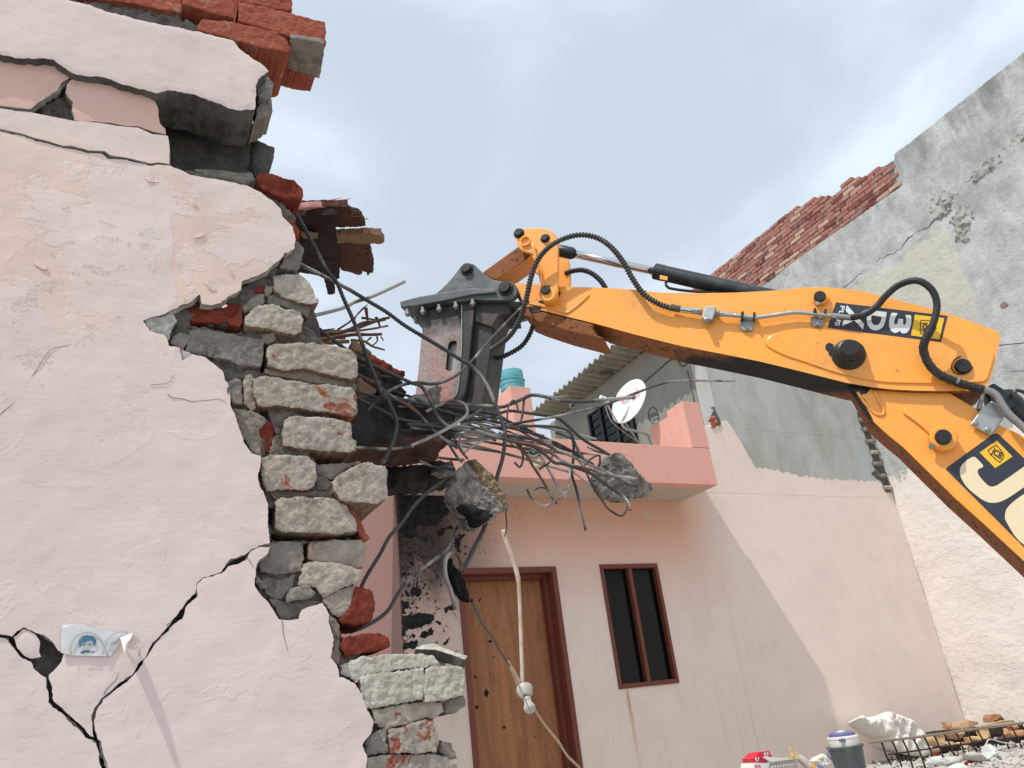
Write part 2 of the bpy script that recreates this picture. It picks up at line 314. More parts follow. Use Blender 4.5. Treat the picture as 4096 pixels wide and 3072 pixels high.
c = t.mix(t.mr(f, .34, .66), (.26, .098, .042), (.39, .165, .07)); c = t.mix(t.mr(t.noise(t.mapv(p, (3, 3, 1)), 2.6, 5, .7, .5), .52, .75, 0, .8), c, (.19, .075, .03))
c = t.mix(t.mr(t.noise(p, 30, 4, .65, .6), .645, .66), c, (.03, .022, .018))
MAT['door_leaf'] = t.done(c, .55, t.bump(f, .002), spec=.35)
simple('frame_red', (.155, .042, .026), .55, .25, 18, .001, 0, .35)
simple('window_glass', (.003, .004, .005), .08, .1, 5, 0, 0, .2)
simple('grille_black', (.012, .014, .016), .6, .2, 20, 0)
simple('roof_sheet', (.26, .24, .20), .9, .2, 10, .003, dirt=(.16, .15, .12), dsc=4)
simple('print_dark', (.07, .065, .06), .9, .1, 30, 0)
simple('dish_white', (.74, .75, .74), .45, .05, 12, 0); simple('dish_red', (.62, .06, .05), .5, .1, 20, 0); simple('dish_grey', (.42, .43, .43), .5, .1, 20, 0)
simple('teal_plastic', (.11, .38, .44), .55, .2, 16, .001, dirt=(.25, .45, .47), dsc=7)
simple('pvc', (.56, .46, .36), .5, .15, 14, .0004, dirt=(.40, .28, .19), dsc=9, dth=(.45, .65))
simple('holder_white', (.44, .40, .36), .45, .06, 20, 0); simple('lamp_glass', (.55, .53, .48), .25, .05, 20, 0)
simple('wire_dark', (.03, .026, .022), .6, .3, 40, 0); simple('wire_pale', (.40, .30, .2), .6, .3, 40, 0)
simple('paper_white', (.64, .64, .65), .8, .06, 9, .0008); simple('paper_torn', (.74, .73, .70), .8, .05, 30, .0008); simple('ink_blue', (.055, .16, .27), .8, .25, 60, 0); simple('ink_grey', (.42, .44, .48), .8, .1, 40, 0)
simple('bucket_grey', (.085, .105, .115), .5, .25, 14, .0008, dirt=(.18, .19, .19), dsc=7); simple('cooler_white', (.76, .74, .69), .4, .05, 14, 0); simple('cooler_blue', (.14, .14, .30), .4, .1, 14, 0)
simple('sack_white', (.74, .72, .67), .6, .12, 9, .03, dirt=(.55, .50, .42), dsc=3); simple('sack_print', (.60, .33, .36), .7, .3, 20, 0)
simple('foil', (.75, .78, .82), .3, .1, 30, .004); simple('red_card', (.66, .02, .05), .4, .1, 20, 0); simple('white_card', (.72, .71, .68), .55, .06, 20, 0)
simple('grey_tray', (.40, .385, .35), .6, .1, 20, 0); simple('yellow_plastic', (.85, .50, .02), .4, .1, 20, 0)
simple('bottle_plastic', (.46, .42, .37), .2, .2, 8, .002); simple('label_gold', (.55, .33, .08), .5, .2, 40, 0)
simple('grille_iron', (.028, .027, .03), .55, .4, 40, .001, .3); simple('rail_wood', (.26, .20, .15), .8, .35, 40, .001)
simple('clay', (.46, .24, .13), .85, .2, 30, .002); simple('cane', (.56, .40, .22), .7, .2, 30, .001); simple('old_board', (.44, .29, .17), .8, .2, 14, .002); simple('rag_brown', (.33, .155, .08), .9, .3, 30, .003)
simple('plastic_film', (.56, .59, .55), .35, .15, 10, .004); simple('teal_scrap', (.10, .36, .32), .5, .2, 20, 0); simple('bright_white', (.82, .81, .80), .7, .03, 20, 0)
simple('mask_black', (.025, .026, .027), .4, .2, 30, 0); simple('mask_line', (.36, .37, .36), .5, .2, 30, 0); simple('card_yellow', (.78, .62, .30), .6, .1, 20, 0); simple('twig_brown', (.105, .055, .036), .9, .4, 60, .002); simple('twig_pale', (.24, .15, .09), .9, .3, 60, .002)

# ------------------------------------------------------------------ builders
def link(name, me, mats, parent=None):
    o = bpy.data.objects.new(name, me); COL.objects.link(o)
    for m in mats: me.materials.append(MAT[m])
    if parent is not None:
        o.parent = parent
        if parent.type == 'EMPTY': o.matrix_parent_inverse = Matrix.Translation(-parent.location)
    return o
def thing(name, label, cat, loc=(0, 0, 0), group=None):
    o = bpy.data.objects.new(name, None); COL.objects.link(o); o.location = loc; o.empty_display_size = .1
    return tag(o, label, cat, group)
def tag(o, label, cat, group=None):
    o['label'] = label; o['category'] = cat
    if group: o['group'] = group
    return o
def fin(me, smooth):
    me.validate(); me.update()
    if smooth: me.polygons.foreach_set('use_smooth', [True] * len(me.polygons))
    return me
def resample(P, step, amp, seed, closed=True):
    P = np.array(P, float); n = len(P); out = []
    for i in range(n if closed else n - 1):
        a, b = P[i], P[(i + 1) % n]; k = max(1, int(round(np.linalg.norm(b - a) / step)))
        for j in range(k): out.append(a + (b - a) * j / k)
    if not closed: out.append(P[-1])
    out = np.array(out)
    if amp > 0:
        d = np.roll(out, -1, 0) - np.roll(out, 1, 0); L = np.linalg.norm(d, axis=1); L[L == 0] = 1
        nn = np.stack([d[:, 1], -d[:, 0]], 1) / L[:, None]
        w = np.array([mnoise.noise(Vector((x * 45, y * 45, seed * 3.1))) + .7 * mnoise.noise(Vector((x * 140, y * 140, seed * 5.3))) + .45 * mnoise.noise(Vector((x * 330, y * 330, seed * 2.3))) for x, y in out])
        out = out + nn * (w * amp)[:, None]
    return out
def inside(Q, P):
    r = np.zeros(len(Q), bool); x, y = Q[:, 0], Q[:, 1]; n = len(P)
    for i in range(n):
        x1, y1 = P[i]; x2, y2 = P[i - 1]
        if y1 == y2: continue
        c = ((y1 > y) != (y2 > y)) & (x < (x2 - x1) * (y - y1) / (y2 - y1) + x1); r ^= c
    return r
def segdist(Q, P):
    D = np.full(len(Q), 1e9); n = len(P)
    for i in range(n):
        a = P[i]; b = P[(i + 1) % n]; ab = b - a; L = ab @ ab
        if L == 0: continue
        tt = np.clip(((Q - a) @ ab) / L, 0, 1); D = np.minimum(D, np.linalg.norm(Q - (a + tt[:, None] * ab), axis=1))
    return D
def chunk(name, fr, uv, depth, mats, parent=None, step=.012, amp=.003, rd=.005, edge=.0015, ns=14., seed=None, holes=(), rings=2, sj=.002, back=True, taper=0., smooth=True, tilt=(0, 0), facets=0, fold=None):
    """a broken piece: traced front outline, rough displaced face, rounded arrises, ragged sides, real depth"""
    seed = rnd.random() * 50 if seed is None else seed
    P = resample(uv, step * (.55 if edge > .0012 else 1), edge, seed); H = [resample(h, step, edge, seed) for h in holes]
    lo, hi = P.min(0), P.max(0); gx = np.arange(lo[0], hi[0], step); gy = np.arange(lo[1], hi[1], step * .9)
    if len(gx) * len(gy) > 0:
        g = np.array([(x + (step * .5 if j % 2 else 0), y) for j, y in enumerate(gy) for x in gx])
        rs = np.random.RandomState(int(seed * 100) % 9999); g = g + rs.uniform(-.22, .22, g.shape) * step
        g = g[inside(g, P)]
        if len(g): g = g[segdist(g, P) > step * .45]
        for hh in H:
            if len(g): g = g[~inside(g, hh)]
            if len(g): g = g[segdist(g, hh) > step * .45]
    else: g = np.zeros((0, 2))
    V = np.vstack([P] + H + [g]) if len(g) else np.vstack([P] + H)
    E = []; k = 0
    for l in [P] + H:
        m = len(l); E += [(k + i, k + (i + 1) % m) for i in range(m)]; k += m
    rv, re, rf, *_ = delaunay_2d_cdt([Vector(x) for x in V], E, [], 0, 1e-6)
    Q = np.array([(v.x, v.y) for v in rv]); F = [tuple(f) for f in rf if len(f) == 3]
    cen = np.array([Q[list(f)].mean(0) for f in F]); keep = inside(cen, P)
    for hh in H: keep &= ~inside(cen, hh)
    F = [f for f, kk in zip(F, keep) if kk]
    FF = []
    for a, b, c in F:
        ar = (Q[b][0] - Q[a][0]) * (Q[c][1] - Q[a][1]) - (Q[c][0] - Q[a][0]) * (Q[b][1] - Q[a][1])
        if abs(ar) < 1e-12: continue
        FF.append((a, b, c) if ar > 0 else (a, c, b))
    F = FF; n = len(Q); W = np.zeros(n); D = segdist(Q, P)
    for hh in H: D = np.minimum(D, segdist(Q, hh))
    if rd > 0:
        x = np.clip(D, 0, rd); W -= rd - np.sqrt(np.maximum(0, rd * rd - (rd - x) ** 2))
    if amp > 0:
        W += np.array([amp * (mnoise.fractal(Vector((u * ns, v * ns, seed)), .8, 2.1, 4) + (.55 * mnoise.turbulence(Vector((u * ns * 3, v * ns * 3, seed)), 3, False) if ns > 15 else 0)) for u, v in Q])
    if facets:
        rf_ = random.Random(int(seed * 37)); cc = (P.min(0) + P.max(0)) / 2; R_ = float(np.linalg.norm(P.max(0) - P.min(0))) / 2; best = None
        for _ in range(facets):
            a_ = rf_.uniform(0, 6.28); sl = rf_.uniform(.25, .95); pl = R_ * rf_.uniform(.12, .30) - sl * ((Q[:, 0] - cc[0] - R_ * rf_.uniform(-.25, .25)) * math.cos(a_) + (Q[:, 1] - cc[1] - R_ * rf_.uniform(-.25, .25)) * math.sin(a_))
            best = pl if best is None else np.minimum(best, pl)
        W += np.minimum(best, R_ * .25)
    if fold:
        fa, su, sv, ang = fold; ca_, sa_ = math.cos(ang), math.sin(ang)
        W += np.array([fa * (.5 - abs(mnoise.noise(Vector(((u * ca_ + v * sa_) * su, (-u * sa_ + v * ca_) * sv, seed))))) + fa * .5 * (.5 - abs(mnoise.noise(Vector(((u * ca_ - v * sa_) * su * 2.2, (u * sa_ + v * ca_) * sv * 2, seed + 9))))) for u, v in Q])
    c0 = Q.mean(0); W += (Q[:, 0] - c0[0]) * tilt[0] + (Q[:, 1] - c0[1]) * tilt[1]
    cnt = {}
    for a, b, c in F:
        for e in ((a, b), (b, c), (c, a)): cnt[e] = cnt.get(e, 0) + 1
    bd = [e for e in cnt if (e[1], e[0]) not in cnt]
    verts = [fr.p3(u, v, w) for (u, v), w in zip(Q, W)]; faces = list(F); mi = [0] * len(F)
    bv = sorted({v for e in bd for v in e}); prev = {v: v for v in bv}
    for r in range(1, rings + 1):
        cur = {}
        for v in bv:
            jit = np.array([mnoise.noise(Vector((Q[v][0] * 60, Q[v][1] * 60, seed + r * 3.7))), mnoise.noise(Vector((Q[v][0] * 60, Q[v][1] * 60, seed + 20 + r * 3.7)))]) * sj
            s = 1 - taper * r / rings; pq = c0 + (Q[v] - c0) * s + jit
            cur[v] = len(verts); verts.append(fr.p3(pq[0], pq[1], W[v] * (1 - r / rings) - depth * r / rings))
        for a, b in bd: faces.append((prev[b], prev[a], cur[a], cur[b])); mi.append(1)
        prev = cur
    if back:
        m = {}
        for v in range(n):
            if v in prev: m[v] = prev[v]
            else:
                s = 1 - taper; pq = c0 + (Q[v] - c0) * s; m[v] = len(verts); verts.append(fr.p3(pq[0], pq[1], -depth))
        for a, b, c in F: faces.append((m[a], m[c], m[b])); mi.append(1)
    me = bpy.data.meshes.new(name); me.from_pydata([tuple(v) for v in verts], [], faces)
    mm = list(mats) if isinstance(mats, (list, tuple)) else [mats]
    if len(mm) > 1: me.polygons.foreach_set('material_index', mi)
    fin(me, smooth)
    if smooth: me.set_sharp_from_angle(angle=math.radians(48))
    return link(name, me, mm, parent)
def panel(name, fr, uv, depth, mats, parent, step, amp, rd, edge, ns, seed=None, **k):
    """plaster: a thin painted skin over a crumbly grey base coat that shows along the broken edges"""
    seed = rnd.random() * 50 if seed is None else seed
    o = chunk(name, fr, uv, depth if depth > .05 else .006, mats, parent, step, amp, .0004 if depth < .05 else .0015, edge, ns, seed, **k)
    if depth < .05:
        P = resample(uv, .007, .0, seed); ar = sum(P[i - 1][0] * P[i][1] - P[i][0] * P[i - 1][1] for i in range(len(P)))
        d = np.roll(P, -1, 0) - np.roll(P, 1, 0); L = np.linalg.norm(d, axis=1); L[L == 0] = 1; nn = np.stack([d[:, 1], -d[:, 0]], 1) / L[:, None] * (1 if ar > 0 else -1)
        w = np.array([.0002 + .0060 * max(-.2, mnoise.noise(Vector((x * 22, y * 22, seed + 40))) + .5 * mnoise.noise(Vector((x * 75, y * 75, seed + 3)))) for x, y in P])
        chunk('base_coat', fr.off(-.0095), P + nn * w[:, None], depth - .006, 'base_coat', o, .013, .0014, .001, .0022, 40, seed + 2, rings=2, sj=.0015)
    return o
def plate(name, fr, uv, depth, mats, parent=None, bev=.003, w=0., seg=2):
    """flat cut plate or block: outline extruded away from the viewer side, arrises bevelled"""
    P = np.array(uv); a = sum(P[i - 1][0] * P[i][1] - P[i][0] * P[i - 1][1] for i in range(len(P)))
    if a < 0: P = P[::-1]
    n = len(P); verts = [tuple(fr.p3(u, v, w)) for u, v in P] + [tuple(fr.p3(u, v, w - depth)) for u, v in P]
    faces = [tuple(range(n)), tuple(range(2 * n - 1, n - 1, -1))] + [((i + 1) % n, i, n + i, n + (i + 1) % n) for i in range(n)]
    me = bpy.data.meshes.new(name); me.from_pydata(verts, [], faces)
    mm = list(mats) if isinstance(mats, (list, tuple)) else [mats]
    if len(mm) > 1: me.polygons.foreach_set('material_index', [0, 1] + [1] * n)
    fin(me, False); o = link(name, me, mm, parent)
    if bev > 0:
        b = o.modifiers.new('bevel', 'BEVEL'); b.width = bev; b.segments = seg; b.limit_method = 'ANGLE'; b.angle_limit = math.radians(40)
    return o
def smoothloop(uv, k=6):
    P = np.array(uv, float); n = len(P); out = []
    for i in range(n):
        p0, p1, p2, p3 = P[i - 1], P[i], P[(i + 1) % n], P[(i + 2) % n]
        for j in range(k):
            s = j / k; out.append(.5 * (2 * p1 + (p2 - p0) * s + (2 * p0 - 5 * p1 + 4 * p2 - p3) * s * s + (3 * p1 - p0 - 3 * p2 + p3) * s ** 3))
    return np.array(out)
def spline(P, step):
    P = [np.array(p, float) for p in P]
    if len(P) == 2: dense = [P[0] + (P[1] - P[0]) * i / 40 for i in range(41)]
    else:
        Q = [2 * P[0] - P[1]] + P + [2 * P[-1] - P[-2]]; dense = []
        for i in range(1, len(Q) - 2):
            p0, p1, p2, p3 = Q[i - 1:i + 3]
            for j in range(24):
                s = j / 24; dense.append(.5 * (2 * p1 + (p2 - p0) * s + (2 * p0 - 5 * p1 + 4 * p2 - p3) * s * s + (3 * p1 - p0 - 3 * p2 + p3) * s ** 3))
        dense.append(P[-1])
    D = np.array(dense); L = np.concatenate([[0], np.cumsum(np.linalg.norm(np.diff(D, axis=0), axis=1))])
    n = max(3, int(L[-1] / step) + 1); s = np.linspace(0, L[-1], n)
    return np.stack([np.interp(s, L, D[:, k]) for k in range(3)], 1), s
def tube(name, pts, r, mats, parent=None, seg=8, step=.02, mod=None, smooth=True, raw=False):
    C, s = (np.array(pts, float), np.arange(len(pts))) if raw else spline(pts, step)
    tan = np.gradient(C, axis=0); tan /= np.linalg.norm(tan, axis=1)[:, None]
    ref = np.array([0, 0, 1.]) if abs(tan[0][2]) < .9 else np.array([1., 0, 0])
    u = np.cross(tan[0], ref); u /= np.linalg.norm(u); verts = []; faces = []
    for i in range(len(C)):
        u = u - tan[i] * (u @ tan[i]); u /= np.linalg.norm(u); v = np.cross(tan[i], u)
        rad = (r if not callable(r) else r(s[i] / max(1e-9, s[-1]))) * (1 if mod is None else mod(i, s[i]))
        for k in range(seg):
            a = 2 * math.pi * k / seg; verts.append(tuple(C[i] + rad * (math.cos(a) * u + math.sin(a) * v)))
    for i in range(len(C) - 1):
        for k in range(seg):
            a, b = i * seg + k, i * seg + (k + 1) % seg; faces.append((a, b, b + seg, a + seg))
    faces.append(tuple(range(seg - 1, -1, -1))); e = (len(C) - 1) * seg; faces.append(tuple(range(e, e + seg)))
    me = bpy.data.meshes.new(name); me.from_pydata(verts, [], faces); fin(me, smooth)
    return link(name, me, [mats] if isinstance(mats, str) else mats, parent)
def lathe(name, c, axis, prof, mats, parent=None, seg=24, smooth=True):
    """turned shape: profile of (radius, height along axis)"""
    ax = np.array(axis, float); ax /= np.linalg.norm(ax); ref = np.array([0, 0, 1.]) if abs(ax[2]) < .9 else np.array([1., 0, 0])
    u = np.cross(ax, ref); u /= np.linalg.norm(u); v = np.cross(ax, u); c = np.array(c, float); verts = []; faces = []
    for r, h in prof:
        for k in range(seg):
            a = 2 * math.pi * k / seg; verts.append(tuple(c + ax * h + max(r, 1e-5) * (math.cos(a) * u + math.sin(a) * v)))
    for i in range(len(prof) - 1):
        for k in range(seg):
            a, b = i * seg + k, i * seg + (k + 1) % seg; faces.append((a, b, b + seg, a + seg))
    faces.append(tuple(range(seg - 1, -1, -1))); e = (len(prof) - 1) * seg; faces.append(tuple(range(e, e + seg)))
    me = bpy.data.meshes.new(name); me.from_pydata(verts, [], faces); fin(me, False)
    if smooth:
        me.polygons.foreach_set('use_smooth', [True] * len(me.polygons))
        try: me.set_sharp_from_angle(angle=math.radians(35))
        except Exception: pass
    return link(name, me, [mats] if isinstance(mats, str) else mats, parent)
def box(name, lo, hi, mats, parent=None, bev=.004):
    x0, y0, z0 = lo; x1, y1, z1 = hi
    v = [(x0, y0, z0), (x1, y0, z0), (x1, y1, z0), (x0, y1, z0), (x0, y0, z1), (x1, y0, z1), (x1, y1, z1), (x0, y1, z1)]
    f = [(0, 3, 2, 1), (4, 5, 6, 7), (0, 1, 5, 4), (1, 2, 6, 5), (2, 3, 7, 6), (3, 0, 4, 7)]
    me = bpy.data.meshes.new(name); me.from_pydata(v, [], f); fin(me, False); o = link(name, me, [mats] if isinstance(mats, str) else mats, parent)
    if bev > 0:
        b = o.modifiers.new('bevel', 'BEVEL'); b.width = bev; b.segments = 2
    return o
def text_on(name, s, a, b, top, mat, parent, thick=.0012, bold=.03):
    """lettering: a = start of baseline, b = end of baseline, top = top of the first letter"""
    cu = bpy.data.curves.new(name, 'FONT'); cu.body = s; cu.offset = bold; cu.resolution_u = 3
    tmp = bpy.data.objects.new(name, cu); COL.objects.link(tmp); dg = bpy.context.evaluated_depsgraph_get()
    me = bpy.data.meshes.new_from_object(tmp.evaluated_get(dg)); bpy.data.objects.remove(tmp); bpy.data.curves.remove(cu)
    co = np.array([v.co[:] for v in me.vertices]); lo, hi = co.min(0), co.max(0)
    a, b, top = (np.array(x, float) for x in (a, b, top)); ex, ey = b - a, top - a; nn = np.cross(ex, ey); nn /= np.linalg.norm(nn)
    if nn @ (EYE - a) < 0: nn = -nn
    for v, c in zip(me.vertices, co):
        fx, fy = (c[0] - lo[0]) / (hi[0] - lo[0]), (c[1] - lo[1]) / (hi[1] - lo[1]); v.co = Vector(a + ex * fx + ey * fy + nn * thick)
    me.materials.clear(); fin(me, False)
    return link(name, me, [mat], parent)

# ================================================================== ground
me = bpy.data.meshes.new('ground'); me.from_pydata([(-300, -300, 0), (300, -300, 0), (300, 300, 0), (-300, 300, 0)], [], [(0, 1, 2, 3)])
g = link('ground', me, ['floor_dust']); g['kind'] = 'structure'

# ================================================================== neighbour's tall grey building (right)
nb = thing('neighbour_building', 'tall weathered grey building on the right with bare brick parapet and cream lower wall', 'building', (9.75, 3, 0))
NX = FX(9.75)
box('parapet_wall', (9.79, -6, 7.205), (10.0, 5.2, 7.78), 'neighbour_render', nb, 0)
body = box('wall', (9.79, -6, 0), (13, 12, 7.2), 'neighbour_render', nb, 0)
# render coat in two sheets that meet along the diagonal crack
def yz(pts): return np.array([(-y, z) for y, z in pts])
crack = [(tuple(x)) for x in NX.uv('L', [(2560, 330), (2212, 600), (2080, 690), (1990, 770), (1880, 880), (1800, 960), (1740, 1050), (1660, 1130), (1590, 1190), (1500, 1250), (1430, 1330), (1340, 1370), (1240, 1430), (1110, 1550)])]
crack = [tuple(q_) for q_ in resample(crack, .06, .045, 4.4, closed=False)]
up = [(6.0, 7.79), (-3.30, 7.79), (-5.26, 7.76), (-5.34, 7.60), (-5.38, 7.42), (-5.36, 7.245), (-9.5, 7.32), (-12, 7.3)]
lastc = crack[-1]
low_tail = [(-9.6, lastc[1] - .25), (-12, lastc[1] - .3)]
upper = [(6.0, crack[0][1])] + crack + low_tail + up[::-1]
chunk('render_sheet', NX, upper, .05, 'neighbour_render', nb, .06, .014, .004, .010, 2.2, 3.3, back=False, rings=1)
ck2 = [(u, v + .012 - .05 * abs(mnoise.noise(Vector((u * 3, v * 3, 9))))) for u, v in crack]
lower = [(6.0, 0.01), (6.0, ck2[0][1])] + ck2 + [(u, v - .02) for u, v in low_tail] + [(-12, .01)]
chunk('render_sheet', NX.off(-.006), lower, .044, 'neighbour_render', nb, .07, .014, .004, .010, 2.2, 6.1, back=False, rings=1)
for pts in [[(1580, 1040), (1640, 990), (1720, 980), (1800, 985), (1760, 1040), (1730, 1100), (1690, 1150), (1650, 1130), (1600, 1090)], [(1740, 1160), (1800, 1080), (1860, 1060), (1900, 1110), (1870, 1200), (1850, 1300), (1800, 1310), (1760, 1240)], [(1880, 860), (1960, 800), (2040, 740), (2060, 780), (1990, 860), (1900, 910)], [(2080, 700), (2160, 620), (2240, 560), (2240, 620), (2150, 690)]]:
    chunk('spalled_patch', NX.off(.004), NX.uv('L', pts),   .02, 'plaster_core', nb, .028, .035, .012, .05, 16, back=False, rings=1)
# bare bricks of the parapet, one by one
bm_cache = []
for k in range(5):
    fr = Frame((0, 0, 0), (0, -1, 0), (0, 0, 1))
    o = chunk('brick', fr, [(-.109, -.031), (.109, -.031), (.109, .031), (-.109, .031)], .10, 'far_brick', None, .03, .003, .002, .004, 20, 11 + k * 2.3, rings=1, sj=.002, smooth=False)
    bm_cache.append(o.data); bpy.data.objects.remove(o)
def brick_top(y):
    pts = [(5.25, 7.71), (5.5, 7.75), (5.70, 7.78), (6.1, 7.9), (6.55, 7.86), (6.62, 7.95), (6.85, 8.1), (7.5, 8.13), (9.2, 8.12), (11, 8.15)]
    return np.interp(y, [a for a, b in pts], [b for a, b in pts])
for row in range(12):
    z = 7.30 + row * .0735; y = 5.42 + (.115 if row % 2 else 0)
    while y < 9.75:
        if z + .05 < brick_top(y) + .05:
            o = link('brick', bm_cache[rnd.randrange(5)], [], nb); o.location = (9.750 + rnd.uniform(-.010, .006), y + rnd.uniform(-.006, .006), z + .004 * (y - 5.4) + rnd.uniform(-.003, .003))
            o.rotation_euler = (rnd.uniform(-.012, .012), rnd.uniform(-.02, .02), rnd.uniform(-.03, .03)); o.scale = (1, rnd.uniform(.93, 1.02), rnd.uniform(.92, 1.03))
        y += .2325
mt = [(-5.30, 7.24)] + [(-y, brick_top(y) - .03 + .0) for y in np.arange(5.3, 9.9, .2)] + [(-9.9, 7.24)]
chunk('mortar', NX.off(-.012), mt, .08, 'mortar_bed', nb, .08, .01, .005, .012, 6, 2.2, rings=1)
# exposed hole with brick high on the render
hole = NX.uv('I', [(2030, 30), (2060, 10), (2100, 15), (2105, 45), (2075, 65), (2040, 65)])
chunk('brick', NX.off(-.004), hole, .03, 'brick_side', nb, .02, .004, .006, .004)

# ================================================================== pink house
hs = thing('pink_house', 'pink house with projecting balcony, brown door, dark window and grey upper storey', 'house', (5, 7, 0))
def wall_open(name, y, x0, x1, z0, z1, ops, th, mat, parent):
    xs = sorted({x0, x1, *[o[0] for o in ops], *[o[1] for o in ops]}); zs = sorted({z0, z1, *[o[2] for o in ops], *[o[3] for o in ops]})
    V = []; F = []; ix = {}
    def vid(p):
        if p not in ix: ix[p] = len(V); V.append(p)
        return ix[p]
    def solid(i, j):
        if not (0 <= i < len(xs) - 1 and 0 <= j < len(zs) - 1): return False
        mx, mz = (xs[i] + xs[i + 1]) / 2, (zs[j] + zs[j + 1]) / 2
        return not any(o[0] < mx < o[1] and o[2] < mz < o[3] for o in ops)
    for i in range(len(xs) - 1):
        for j in range(len(zs) - 1):
            if not solid(i, j): continue
            a, b, c, d = xs[i], xs[i + 1], zs[j], zs[j + 1]
            F.append([vid(q) for q in ((a, y, c), (b, y, c), (b, y, d), (a, y, d))]); F.append([vid(q) for q in ((a, y + th, d), (b, y + th, d), (b, y + th, c), (a, y + th, c))])
            if not solid(i - 1, j): F.append([vid(q) for q in ((a, y, c), (a, y, d), (a, y + th, d), (a, y + th, c))])
            if not solid(i + 1, j): F.append([vid(q) for q in ((b, y, d), (b, y, c), (b, y + th, c), (b, y + th, d))])
            if not solid(i, j - 1): F.append([vid(q) for q in ((a, y, c), (a, y + th, c), (b, y + th, c), (b, y, c))])
            if not solid(i, j + 1): F.append([vid(q) for q in ((a, y, d), (b, y, d), (b, y + th, d), (a, y + th, d))])
    me = bpy.data.meshes.new(name); me.from_pydata(V, [], F); fin(me, False); return link(name, me, [mat], parent)
DX0, DX1, DZ = 3.07, 4.173, 2.275
WX0, WX1, WZ0, WZ1 = 4.71, 5.465, 1.045, 2.285
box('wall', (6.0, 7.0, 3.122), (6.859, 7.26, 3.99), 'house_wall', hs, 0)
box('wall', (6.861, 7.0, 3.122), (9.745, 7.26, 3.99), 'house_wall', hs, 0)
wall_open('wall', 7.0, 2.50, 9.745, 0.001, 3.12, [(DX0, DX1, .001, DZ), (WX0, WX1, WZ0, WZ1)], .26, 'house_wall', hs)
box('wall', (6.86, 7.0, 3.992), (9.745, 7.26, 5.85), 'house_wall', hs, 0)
box('side_wall', (2.482, 7.004, .001), (2.499, 9.6, 3.62), 'shaded_side_pink', hs, 0)
box('balcony_slab', (.9, 6.371, 3.0), (6.0, 6.998, 3.12), 'soffit', hs, .004)
box('parapet', (.9, 6.362, 2.998), (6.003, 6.50, 3.43), 'salmon_paint', hs, .006)
box('side_parapet', (5.757, 6.502, 3.122), (5.998, 6.66, 3.985), 'salmon_paint', hs, .004)
box('side_parapet', (5.757, 6.662, 3.122), (5.998, 7.02, 3.915), 'salmon_paint', hs, .004)
box('end_post', (5.755, 6.36, 3.4315), (6.005, 6.50, 3.99), 'salmon_paint', hs, .006)
box('pillar', (3.55, 6.368, 3.4315), (3.785, 6.67, 3.98), 'salmon_paint', hs, .006)
# door
dr = box('door_leaf', (DX0 + .05, 7.20, .02), (DX1 - .05, 7.24, DZ - .05), 'door_leaf', hs, .002)
box('door_frame', (DX0, 6.985, .001), (DX0 + .055, 7.262, DZ), 'frame_red', hs, .003)
box('door_frame', (DX1 - .055, 6.985, .001), (DX1, 7.262, DZ), 'frame_red', hs, .003)
box('door_frame', (DX0 + .056, 6.986, DZ - .055), (DX1 - .056, 7.262, DZ), 'frame_red', hs, .003)
box('door_stop', (DX1 - .095, 7.10, .001), (DX1 - .056, 7.198, DZ - .056), 'frame_red', hs, .003)
box('door_stop', (DX0 + .056, 7.10, DZ - .095), (DX1 - .096, 7.198, DZ - .056), 'frame_red', hs, .003)
# window
wf = box('window_frame', (WX0, 6.985, WZ0), (WX1, 7.05, WZ0 + .045), 'frame_red', hs, .003)
box('window_frame', (WX0, 6.985, WZ1 - .045), (WX1, 7.05, WZ1), 'frame_red', hs, .003)
box('window_frame', (WX0, 6.986, WZ0 + .046), (WX0 + .04, 7.05, WZ1 - .046), 'frame_red', hs, .003)
box('window_frame', (WX1 - .04, 6.986, WZ0 + .046), (WX1, 7.05, WZ1 - .046), 'frame_red', hs, .003)
xm = (WX0 + WX1) / 2
box('mullion', (xm - .022, 6.987, WZ0 + .046), (xm + .022, 7.05, WZ1 - .046), 'frame_red', hs, .003)
box('window_pane', (WX0 + .012, 7.053, WZ0 + .02), (xm - .001, 7.062, WZ1 - .02), 'window_glass', hs, 0)
box('window_pane', (xm + .001, 7.053, WZ0 + .02), (WX1 - .012, 7.062, WZ1 - .02), 'window_glass', hs, 0)
